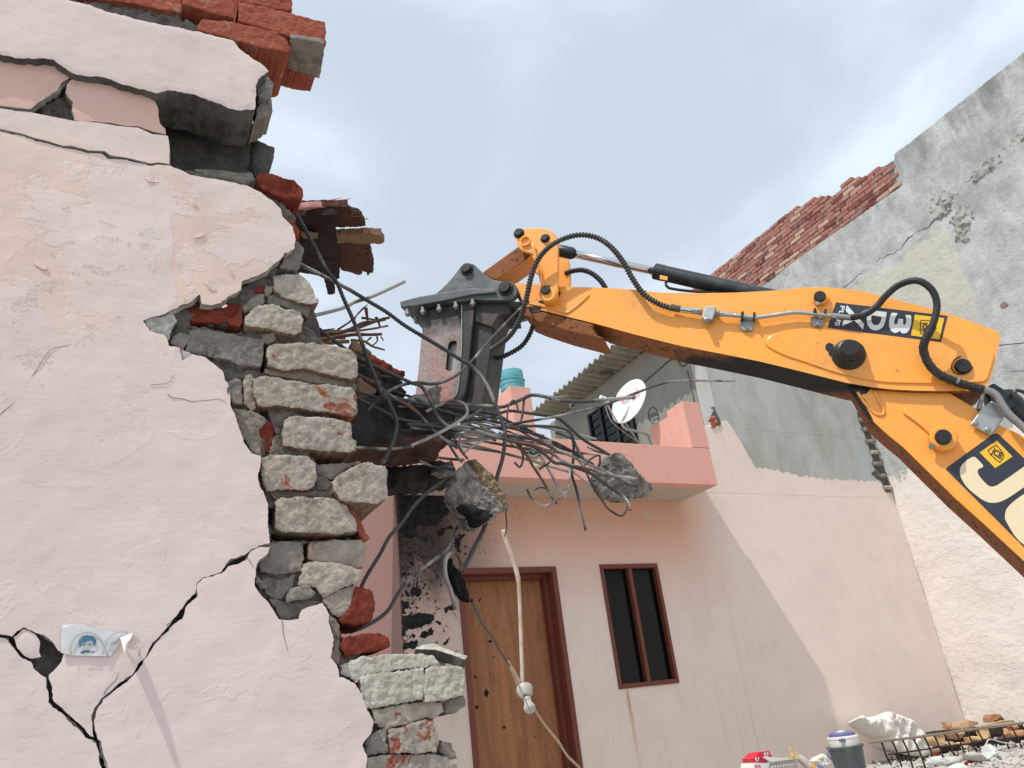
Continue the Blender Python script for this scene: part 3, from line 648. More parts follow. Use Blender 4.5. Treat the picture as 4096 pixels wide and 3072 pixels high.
# thick splashes of tar stuck on the front wall
HF = FY(6.994)
for reg, pts in [('U', [(105, 190), (330, 60), (560, 150), (590, 240), (575, 330), (600, 400), (560, 430), (480, 500), (430, 560), (330, 570), (265, 540), (255, 600), (262, 650), (200, 680), (150, 650), (105, 600)]),
                 ('U', [(130, 1350), (230, 1350), (330, 1330), (410, 1345), (415, 1390), (380, 1430), (330, 1440), (290, 1460), (200, 1480), (170, 1490), (155, 1535), (130, 1530)]),
                 ('U', [(385, 1455), (410, 1490), (400, 1520), (330, 1550), (285, 1545), (300, 1500), (350, 1490)]), ('U', [(140, 1600), (215, 1580), (278, 1585), (270, 1620), (240, 1650), (140, 1650)]),
                 ('U', [(205, 1540), (225, 1510), (250, 1530), (240, 1548)]), ('U', [(120, 1215), (190, 1235), (185, 1290), (150, 1300), (165, 1350), (130, 1330)]),
                 ('U', [(200, 1130), (240, 1100), (300, 1120), (305, 1160), (280, 1180), (230, 1170), (210, 1180)]), ('U', [(590, 680), (640, 640), (690, 628), (680, 660), (650, 680), (640, 760), (650, 800), (620, 790), (600, 740)]),
                 ('U', [(520, 570), (560, 555), (590, 575), (575, 595), (530, 590)]), ('U', [(440, 620), (470, 575), (520, 580), (500, 640), (450, 655)]), ('U', [(500, 1290), (560, 1260), (600, 1275), (590, 1310), (540, 1300), (515, 1345)]),
                 ('U', [(490, 1600), (550, 1545), (555, 1560), (520, 1610), (495, 1615)]), ('U', [(195, 880), (225, 865), (245, 900), (220, 925)]), ('U', [(420, 985), (445, 990), (455, 1020), (430, 1010)]), ('U', [(175, 790), (210, 800), (205, 840), (180, 825)]),
                 ('U', [(430, 1410), (470, 1405), (480, 1430), (455, 1435)]), ('U', [(672, 800), (700, 795), (708, 812), (690, 822)]), ('U', [(683, 735), (700, 730), (702, 750), (688, 752)]), ('U', [(120, 975), (160, 970), (165, 1000), (125, 1015)]),
                 ('U', [(320, 660), (350, 650), (355, 690), (330, 710)]), ('U', [(150, 1130), (190, 1150), (200, 1190), (170, 1185)])]:
    chunk('tar_splash', HF, HF.uv(reg, pts), .006, 'tar', hs, .03, .003, .004, .012, 16, back=False, rings=1)
DF = FY(7.197)
for pts in [[(1005, 1180), (1020, 1155), (1038, 1180), (1025, 1215), (1010, 1205)], [(930, 1065), (970, 1085), (955, 1097), (932, 1080)], [(945, 1270), (965, 1258), (975, 1278), (955, 1288)], [(1030, 855), (1045, 840), (1058, 860), (1040, 872)], [(970, 600), (985, 578), (990, 590), (978, 612)], [(1120, 1395), (1145, 1392), (1140, 1410), (1125, 1412)], [(1025, 690), (1035, 675), (1036, 692), (1030, 702)], [(915, 1110), (930, 1090), (935, 1125), (920, 1135)], [(1060, 955), (1072, 950), (1072, 962), (1062, 966)]]:
    chunk('tar_splash', DF, DF.uv('E', pts), .004, 'tar', hs, .012, .002, .003, .004, 30, back=False, rings=1)
# broken toothing in the corner by the neighbour's wall
CF = FY(6.985)
chunk('broken_corner', CF, CF.uv('I', [(985, 830), (1010, 850), (1060, 930), (1090, 1010), (1130, 1110), (1165, 1210), (1200, 1290), (1225, 1370), (1240, 1420), (1200, 1415), (1170, 1340), (1090, 1280), (1120, 1250), (1090, 1130), (1060, 1040), (1030, 960), (1000, 880)]), .012, 'mortar_dark', hs, .04, .01, .004, .02, 14)
for i, (x, y) in enumerate([(1022, 885), (1050, 955), (1075, 1045), (1105, 1125), (1125, 1210), (1165, 1300), (1205, 1385)]):
    w, hh = (34, 17)
    chunk('broken_brick', CF.off(.03), CF.uv('I', [(x - w, y - hh * .7), (x + w * .5, y - hh), (x + w, y + 3), (x + w * .5, y + hh), (x - w * .6, y + hh * .7)]), .05, 'mortar_grey' if i % 3 else 'mortar_skim', hs, .025, .008, .012, .008, 14)
# crumbled brick hole left of the grey wall
for pts, m in [([(368, 790), (400, 730), (455, 745), (470, 770), (420, 795)], 'brick_orange'), ([(403, 800), (465, 785), (490, 810), (470, 840), (410, 865)], 'brick_orange')]:
    chunk('broken_brick', CF.off(.005), CF.uv('N', pts), .02, m, hs, .02, .006, .006, .004)
chunk('brick_hole', CF, CF.uv('N', [(395, 640), (440, 620), (455, 690), (490, 740), (510, 820), (480, 845), (470, 780), (440, 730), (400, 720), (430, 660)]), .008, 'mortar_dark', hs, .02, .004, .003, .006, back=False, rings=1)
# upper storey wall facing left, grille window, sunlit corner strip
UX = FX(6.86)
box('upper_wall', (6.862, 7.262, 3.992), (7.06, 11.05, 5.63), 'grey_upper', hs, 0)
box('upper_wall', (6.862, 7.262, 3.1), (7.06, 11.05, 3.99), 'grey_upper', hs, 0)
box('terrace_floor', (2.5, 7.262, 3.0), (6.86, 11.05, 3.1), 'soffit', hs, 0)
box('back_wall', (2.76, 9.0, .01), (9.7, 9.1, 2.99), 'grey_upper', hs, 0)
box('window_pane', (6.848, 8.66, 3.95), (6.858, 9.80, 5.29), 'window_glass', hs, 0)
for z in np.arange(4.02, 5.28, .125):
    tube('grille_bar', [(6.835, 8.66, z), (6.835, 9.80, z)], .008, 'grille_black', hs, 6, .6)
for y in (8.69, 9.07, 9.45, 9.78): box('grille_bar', (6.815, y - .025, 3.95), (6.842, y + .025, 5.29), 'grille_black', hs, 0)
box('window_surround', (6.83, 8.60, 5.292), (6.860, 9.86, 5.35), 'grey_upper', hs, .004)
tube('board_edge', [UX.hit(*px('N', [(135, 228)])[0]), UX.hit(*px('N', [(175, 380)])[0]), UX.hit(*px('N', [(215, 578)])[0])], .008, 'mortar_dark', hs, 6, .1)
tube('wall_cable', [UX.off(.012).hit(*q) for q in px('H', [(300, 1270), (420, 1170), (500, 1100), (560, 1078), (590, 1120), (607, 1138), (640, 1110), (655, 1075)])], .006, 'wire_dark', hs, 6, .04)
# charcoal face scrawled on the grey wall
for pts in [[(1608, 372), (1596, 330), (1600, 290), (1622, 262), (1640, 262), (1668, 295), (1680, 340), (1676, 365)], [(1600, 330), (1625, 315), (1655, 305), (1672, 315)], [(1604, 345), (1630, 330), (1668, 322)], [(1612, 345), (1618, 375), (1635, 392)], [(1630, 360), (1640, 355), (1648, 361)], [(1660, 350), (1668, 346), (1674, 352)]]:
    tube('charcoal_line', [UX.off(.003).hit(*q) for q in px('M', pts)], .005, 'wire_dark', hs, 5, .03)
# corrugated roof sheets
def roof_z(x, y): return 5.64 + (6.86 - x) * .06 + .0 * y
for k in range(4):
    y0 = 7.05 + k * .93; V = []; F = []; nx, ny = 14, 68
    for i in range(nx):
        for j in range(ny):
            x = 6.34 + 3.3 * i / (nx - 1); y = y0 + 1.0 * j / (ny - 1); z = roof_z(x, y) + .028 * math.cos(2 * math.pi * y / .155) + (k % 2) * .012
            V.append((x, y, z))
    n = len(V); V += [(x, y, z + .008) for x, y, z in V]
    for i in range(nx - 1):
        for j in range(ny - 1):
            a = i * ny + j; F.append((a, a + 1, a + ny + 1, a + ny)); F.append((n + a, n + a + ny, n + a + ny + 1, n + a + 1))
    for j in range(ny - 1):
        a = j; F.append((a, n + a, n + a + 1, a + 1)); a = (nx - 1) * ny + j; F.append((a, a + 1, n + a + 1, n + a))
    for i in range(nx - 1):
        a = i * ny; F.append((a, a + ny, n + a + ny, n + a)); a = i * ny + ny - 1; F.append((a, n + a, n + a + ny, a + ny))
    me = bpy.data.meshes.new('roof_sheet'); me.from_pydata(V, [], F); fin(me, True); link('roof_sheet', me, ['roof_sheet'], hs)
RZ = FZ(5.612)
for pts in [(('G', (1525, 1190)), ('G', (1640, 1188)), ('G', (1525, 1168)))], :
    pass
for a, b, c in [((1750, 992), (1850, 990), (1760, 968)), ((1518, 1188), (1610, 1186), (1526, 1166))]:
    pa, pb, pc = [RZ.hit(*q) for q in px('G', [a, b, c])]
    text_on('sheet_print', 'IS [E] BP', pa, pb, pc, 'print_dark', hs, .002, .0)
for pts in [[(1868, 985), (1970, 985), (1975, 1005), (1875, 1008)], [(1655, 1180), (1760, 1176), (1762, 1190), (1658, 1195)]]:
    chunk('sheet_print', RZ.off(.002), RZ.uv('G', pts), .001, 'print_dark', hs, .05, 0, 0, .004, back=False, rings=1)

# ================================================================== things on the house
pj = thing('water_container', 'faded teal plastic container upside down on top of the pink pillar', 'container', (3.665, 6.52, 3.98))
lathe('container_body', (3.665, 6.52, 3.98), (0, 0, 1), [(.10, 0), (.122, .01), (.128, .05), (.120, .06), (.130, .07), (.132, .10), (.122, .112), (.128, .125), (.126, .20), (.124, .225), (.10, .232), (.0, .232)], 'teal_plastic', pj, 28)
tube('rope_band', [(3.665 + .134 * math.cos(a), 6.52 + .134 * math.sin(a), 4.095 + .006 * math.cos(a * 2)) for a in np.linspace(0, 2 * math.pi, 20)], .006, 'teal_plastic', pj, 6, .03)

# satellite dish
DD = px('M', [(1435, 210)])[0]; dc = EYE + ray(*DD) / FPX * 9.5
vd = EYE - dc; vd /= np.linalg.norm(vd)
Rw, Uw = np.array(right), -np.array(down)
mj = np.array([.5, .866]); maj = Rw * mj[0] + Uw * mj[1]; maj -= vd * (maj @ vd); maj /= np.linalg.norm(maj)
mn = np.cross(maj, vd); mn = mn if mn @ Rw < 0 else -mn
nd = .55 * vd + .835 * mn; ax2 = np.cross(nd, maj)
sd = thing('satellite_dish', 'white satellite dish with red lettering in front of the dark grille window', 'satellite dish', tuple(dc - np.array([0, 0, .5])))
RD = .295; V = []; F = []; nr, nseg = 8, 40
for side in (0, 1):
    for i in range(nr + 1):
        for k in range(nseg):
            rr = RD * i / nr; a = 2 * math.pi * k / nseg; w = .05 * ((i / nr) ** 2 - 1) - side * .006
            V.append(tuple(dc + maj * rr * math.cos(a) + ax2 * rr * math.sin(a) + nd * w))
off = (nr + 1) * nseg
for i in range(nr):
    for k in range(nseg):
        a, b = i * nseg + k, i * nseg + (k + 1) % nseg; F.append((a, b, b + nseg, a + nseg)); F.append((off + a, off + a + nseg, off + b + nseg, off + b))
for k in range(nseg):
    a, b = nr * nseg + k, nr * nseg + (k + 1) % nseg; F.append((a, b, off + b, off + a))
me = bpy.data.meshes.new('reflector'); me.from_pydata(V, [], F); fin(me, True); rfl = link('reflector', me, ['dish_white'], sd)
dfm = Frame(dc + nd * -.012, np.cross(maj, nd) * -1 if True else ax2, maj)
if dfm.en @ nd < 0: dfm = Frame(dc + nd * -.012, np.cross(maj, nd), maj)
ta, tb, tt = [dfm.hit(*q) for q in px('M', [(1375, 218), (1522, 148), (1360, 182)])]
text_on('dish_lettering', 'airtel', ta, tb, tt, 'dish_red', rfl, .002, .01)
lnb = dfm.off(.32).hit(*px('M', [(1243, 195)])[0])
foot = dc - maj * .28
tube('feed_arm', [foot, (foot + lnb) / 2 - np.array([0, 0, .015]), lnb], .012, 'dish_grey', sd, 8, .05)
lathe('receiver_head', lnb - nd * -.02, -nd, [(.012, -.05), (.025, -.045), (.025, .0), (.032, .01), (.032, .03), (.0, .032)], 'dish_white', sd, 14)
lathe('receiver_head', lnb - nd * -.02 + mn * -.06, -nd, [(.012, -.05), (.022, -.045), (.022, .02), (.0, .022)], 'dish_white', sd, 14)
mb = UX.off(.02).hit(*px('M', [(1600, 540)])[0])
tube('mast', [dc - nd * .05 - maj * .05, dc - nd * .12 - maj * .3, mb + np.array([0, 0, .1]), mb - np.array([0, 0, .2])], .018, 'dish_grey', sd, 8, .05)
tube('brace', [dc - nd * .05 - maj * .22, mb + np.array([0, .1, -.15])], .01, 'dish_grey', sd, 8, .05)
tube('coax_cable', [lnb, lnb - np.array([0, 0, .12]), foot - maj * .05, mb + np.array([-.05, 0, -.1])], .005, 'dish_grey', sd, 6, .05)

# mask and paper on the parapet
PF = FY(6.35)
mk = thing('wall_mask', 'small black grimacing mask hung on the salmon parapet behind the bars', 'mask', tuple(PF.hit(*px('M', [(665, 615)])[0])))
mfc = chunk('mask_face', PF, smoothloop(PF.uv('M', [(600, 575), (680, 555), (750, 590), (745, 620), (720, 655), (680, 668), (640, 660), (605, 620)]), 4), .03, 'mask_black', mk, .02, .008, .02, .002, 20)
for pts in [[(615, 590), (640, 580), (655, 592), (640, 602), (615, 590)], [(690, 582), (715, 578), (730, 590), (710, 600), (690, 582)], [(630, 635), (665, 650), (705, 640), (725, 620)], [(640, 645), (670, 658), (705, 650)], [(668, 590), (660, 620), (678, 625)], [(610, 610), (640, 620)], [(735, 600), (705, 612)]]:
    tube('mask_relief', [PF.off(.006).hit(*q) for q in px('M', pts)], .005, 'mask_line', mfc, 5, .012)
tubep = [PF.off(.004).hit(*q) for q in px('M', [(685, 662), (683, 676), (700, 680)])]
cd = thing('hanging_card', 'little yellow paper card hanging under the black mask', 'card', tuple(PF.hit(*px('M', [(705, 700)])[0])))
chunk('card', PF, PF.uv('M', [(662, 695), (694, 682), (725, 670), (728, 722), (695, 742), (665, 735)]), .003, 'card_yellow', cd, .03, .002, .001, .001)
tube('thread', tubep, .0025, 'wire_pale', cd, 5, .01)

# ================================================================== foreground wall
WL = FY(1.75); 
wl = thing('broken_wall', 'cracked pink plastered brick wall in the foreground with its right end torn open', 'wall', (0, 1.9, 0))
def seq(fr, *segs): return np.vstack([fr.uv(r, p) for r, p in segs])
P1F = FY(1.726)
p1 = seq(P1F, ('A', [(-1800, 60), (-1800, -700), (-300, -330), (120, -110), (440, 0), (560, 30), (700, 75), (860, 118), (1000, 150), (1160, 180), (1320, 215), (1480, 255), (1500, 290), (1560, 340), (1640, 395), (1700, 445), (1670, 470), (1640, 490), (1615, 540), (1625, 600), (1610, 690), (1500, 695), (1380, 655), (1240, 600), (1150, 575), (1060, 570), (985, 585), (900, 560), (780, 530), (700, 500), (620, 478), (560, 478), (470, 460), (400, 420), (340, 375), (270, 365), (200, 370), (130, 365), (0, 340), (-60, 330)]))
panel('plaster_panel', P1F, p1, .15, ['pink_plaster', 'mortar_dark'], wl, .0105, .0022, .003, .0035, 7, 1.1, rings=6, sj=.006)
panel('plaster_panel', WL, seq(WL, ('A', [(-1800, 640), (-1800, 80), (-60, 345), (0, 352), (130, 378), (200, 382), (270, 376), (330, 388), (400, 440), (465, 470), (390, 525), (360, 570), (250, 640), (190, 690), (100, 680), (0, 665), (-60, 655)])), .018, ['deep_pink_plaster', 'plaster_core'], wl, .013, .002, .002, .0015, 9, 2.1)
panel('plaster_panel', WL.off(-.002), seq(WL, ('A', [(475, 478), (560, 492), (620, 505), (700, 530), (740, 530), (790, 560), (850, 590), (930, 600), (985, 640), (1000, 690), (1003, 740), (1015, 780), (1045, 810), (1048, 845), (990, 835), (930, 815), (870, 795), (800, 793), (700, 775), (600, 762), (520, 765), (470, 755), (455, 690), (460, 640), (430, 610), (415, 580), (425, 530)])), .018, ['deep_pink_plaster', 'plaster_core'], wl, .012, .002, .002, .0015, 9, 3.1)
panel('plaster_panel', WL.off(.002), seq(WL, ('A', [(-1800, 800), (-1800, 665), (-60, 680), (0, 690), (100, 705), (190, 712), (300, 735), (470, 768), (600, 775), (700, 792), (800, 808), (870, 812), (960, 850), (1060, 862), (1068, 900), (1072, 960), (1070, 1038), (1000, 1028), (950, 1035), (870, 1015), (800, 998), (700, 985), (660, 958), (560, 955), (450, 925), (400, 925), (300, 895), (220, 875), (150, 850), (0, 815), (-60, 810)])), .02, ['pink_plaster', 'plaster_core'], wl, .012, .002, .002, .0012, 9, 4.1)
p4 = seq(WL, ('A', [(-1800, 808), (-60, 820), (0, 826), (150, 860), (220, 886), (300, 905), (400, 936), (450, 934), (560, 965), (640, 968), (680, 998), (800, 1010), (870, 1025), (950, 1048), (1000, 1040), (1080, 1050), (1200, 1105), (1300, 1125), (1420, 1140), (1560, 1175), (1650, 1220), (1720, 1270), (1780, 1330), (1785, 1370), (1850, 1430), (1868, 1500), (1860, 1570), (1810, 1600)]),
         ('B', [(1150, 400), (1080, 425), (1040, 490), (985, 520), (940, 570), (860, 610), (740, 650), (735, 720), (640, 770), (570, 830), (480, 845), (415, 835), (400, 760), (330, 820), (250, 845), (190, 880), (100, 920), (0, 945), (-60, 965), (0, 1050), (110, 1080), (140, 1130), (150, 1170), (240, 1190), (260, 1290), (290, 1270), (340, 1240), (430, 1260), (520, 1320), (585, 1380), (600, 1440), (630, 1480), (620, 1550), (645, 1620)]),
         ('C', [(490, 40), (500, 80), (510, 200), (540, 260), (560, 330), (590, 420), (640, 490), (700, 510), (695, 590), (680, 640), (700, 720), (720, 740), (745, 820), (745, 930), (755, 1010), (757, 1062), (690, 1078), (640, 1100), (610, 1130), (560, 1150), (510, 1165), (480, 1195), (450, 1245), (400, 1265), (330, 1285), (290, 1325), (285, 1380), (240, 1430), (190, 1490), (150, 1540), (100, 1590)]),
         ('D', [(1080, 735), (1030, 800), (960, 870), (930, 930), (910, 960), (870, 1000), (860, 1025), (830, 1070), (780, 1110), (730, 1145), (640, 1220), (600, 1280), (575, 1350), (588, 1420), (592, 1462), (570, 1458), (540, 1410), (500, 1375), (450, 1335), (390, 1285), (340, 1235), (335, 1150), (310, 1070), (340, 1050), (390, 985), (405, 930), (370, 915), (350, 880), (320, 850), (290, 830), (240, 808), (200, 785), (145, 765), (75, 822), (0, 816), (-60, 815), (-1100, 830)]))
panel('plaster_panel', WL, p4, .02, ['pink_plaster', 'plaster_core'], wl, .0105, .0022, .0015, .0024, 8, 5.1)
chunk('plaster_flake', WL.off(-.001), WL.uv('D', [(85, 832), (148, 778), (225, 812), (250, 860), (245, 925), (258, 955), (200, 972), (150, 950), (110, 900)]), .012, ['pink_plaster', 'plaster_core'], wl, .01, .001, .002, .0015, 9)
panel('plaster_panel', WL.off(-.003), seq(WL, ('D', [(-1100, 2000), (-1100, 845), (-60, 828), (40, 838), (70, 880), (110, 930), (140, 965), (190, 990), (220, 1040), (265, 1075), (288, 1090), (302, 1160), (306, 1240), (368, 1302), (438, 1362), (508, 1428), (538, 1468), (580, 1482), (605, 1500), (628, 1570), (645, 1700), (640, 2900), (-1100, 2900)])), .02, ['pink_plaster', 'plaster_core'], wl, .0105, .0018, .0015, .0024, 9, 7.1)
p6 = seq(WL, ('D', [(620, 1475), (603, 1420), (592, 1360), (612, 1290), (657, 1225), (742, 1157), (802, 1113), (853, 1062), (884, 1022), (928, 963), (948, 932), (978, 872), (1048, 802), (1103, 750), (1152, 718), (1177, 642), (1247, 572), (1242, 502), (1282, 462), (1322, 452), (1400, 433), (1422, 412), (1442, 384), (1500, 368), (1560, 345), (1575, 300), (1600, 280), (1640, 262), (1705, 262), (1695, 300), (1640, 345), (1620, 390), (1615, 450), (1610, 510), (1690, 610), (1750, 690), (1760, 715), (1830, 720), (1890, 715), (1910, 660), (2040, 615), (2080, 690), (2080, 740), (2110, 850), (2095, 960), (2140, 1040), (2150, 1080)]),
         ('E', [(180, 1120), (230, 1190), (260, 1280), (310, 1370), (290, 1440), (250, 1490), (240, 1520), (265, 1580), (260, 1659), (262, 2900)]), ('D', [(690, 2900), (690, 1700), (655, 1560), (638, 1490)]))
panel('plaster_panel', WL, p6, .02, ['pink_plaster', 'plaster_core'], wl, .0105, .0018, .0015, .0024, 9, 8.1)
# brick and mortar body behind the plaster, with the black gap under the top band left open
CO = FY(1.795)
core = CO.uv('W', [(-900, -420), (-60, -160), (250, -60), (300, -20), (385, 40), (440, 62), (560, 150), (545, 185), (345, 178), (330, 200), (345, 300), (365, 360), (480, 388), (600, 432), (638, 470), (632, 560), (640, 600), (650, 690), (715, 760), (745, 850), (748, 960), (700, 985), (728, 1060), (765, 1130), (740, 1270), (725, 1330), (745, 1400), (800, 1425), (960, 1430), (980, 1500), (932, 1540), (955, 1659), (955, 2300), (-900, 2300)])
gaps = [('B', [(742, 905), (800, 900), (768, 1000), (762, 1062), (735, 1062), (740, 990)]), ('B', [(912, 1122), (950, 1150), (945, 1210), (930, 1340), (908, 1395), (886, 1390), (908, 1250)]), ('B', [(330, 966), (500, 990), (640, 1008), (730, 1030), (730, 1066), (560, 1042), (400, 1018), (325, 1000)]),
        ('C', [(690, 222), (745, 212), (775, 300), (803, 372), (785, 405), (776, 320), (745, 285), (700, 250)]), ('C', [(1000, 490), (1190, 508), (1180, 558), (1062, 566), (1045, 548)]), ('C', [(770, 995), (1000, 1003), (1300, 1008), (1312, 1035), (1000, 1045), (900, 1048), (775, 1040)]),
        ('C', [(752, 850), (802, 825), (797, 955), (768, 985), (754, 930)]), ('C', [(974, 1062), (1012, 1060), (995, 1165), (968, 1236), (962, 1180)]), ('E', [(112, 768), (225, 768), (205, 802), (118, 828)]), ('B', [(1052, 556), (1175, 580), (1168, 600), (1060, 594), (1005, 610)]), ('C', [(1045, 600), (1062, 630), (1155, 668), (1140, 690), (1050, 650)]), ('C', [(580, 20), (594, 30), (590, 180), (583, 180)])]
CF2 = FY(1.788)
chunk('mortar_core', CF2, core, .20, 'mortar_bed', wl, .009, .011, .004, .004, 60, 9.1, rings=4, sj=.008, holes=[CF2.uv(a, b) for a, b in gaps])
chunk('gap_back', FY(1.97), FY(1.97).uv('W', [(200, 470), (600, 470), (690, 700), (730, 1000), (690, 1400), (560, 1500), (200, 1300)]), .015, 'mortar_dark', wl, .05, .004, .002, .004, 14)
RB = FY(1.94)
chunk('recess_back', RB, RB.uv('W', [(300, 150), (560, 170), (548, 250), (545, 370), (600, 430), (480, 400), (330, 370)]), .08, 'mortar_dark', wl, .015, .010, .006, .004, 14)
for fr, w in ((FY(1.775), 0),): pass
BF = FY(1.772)
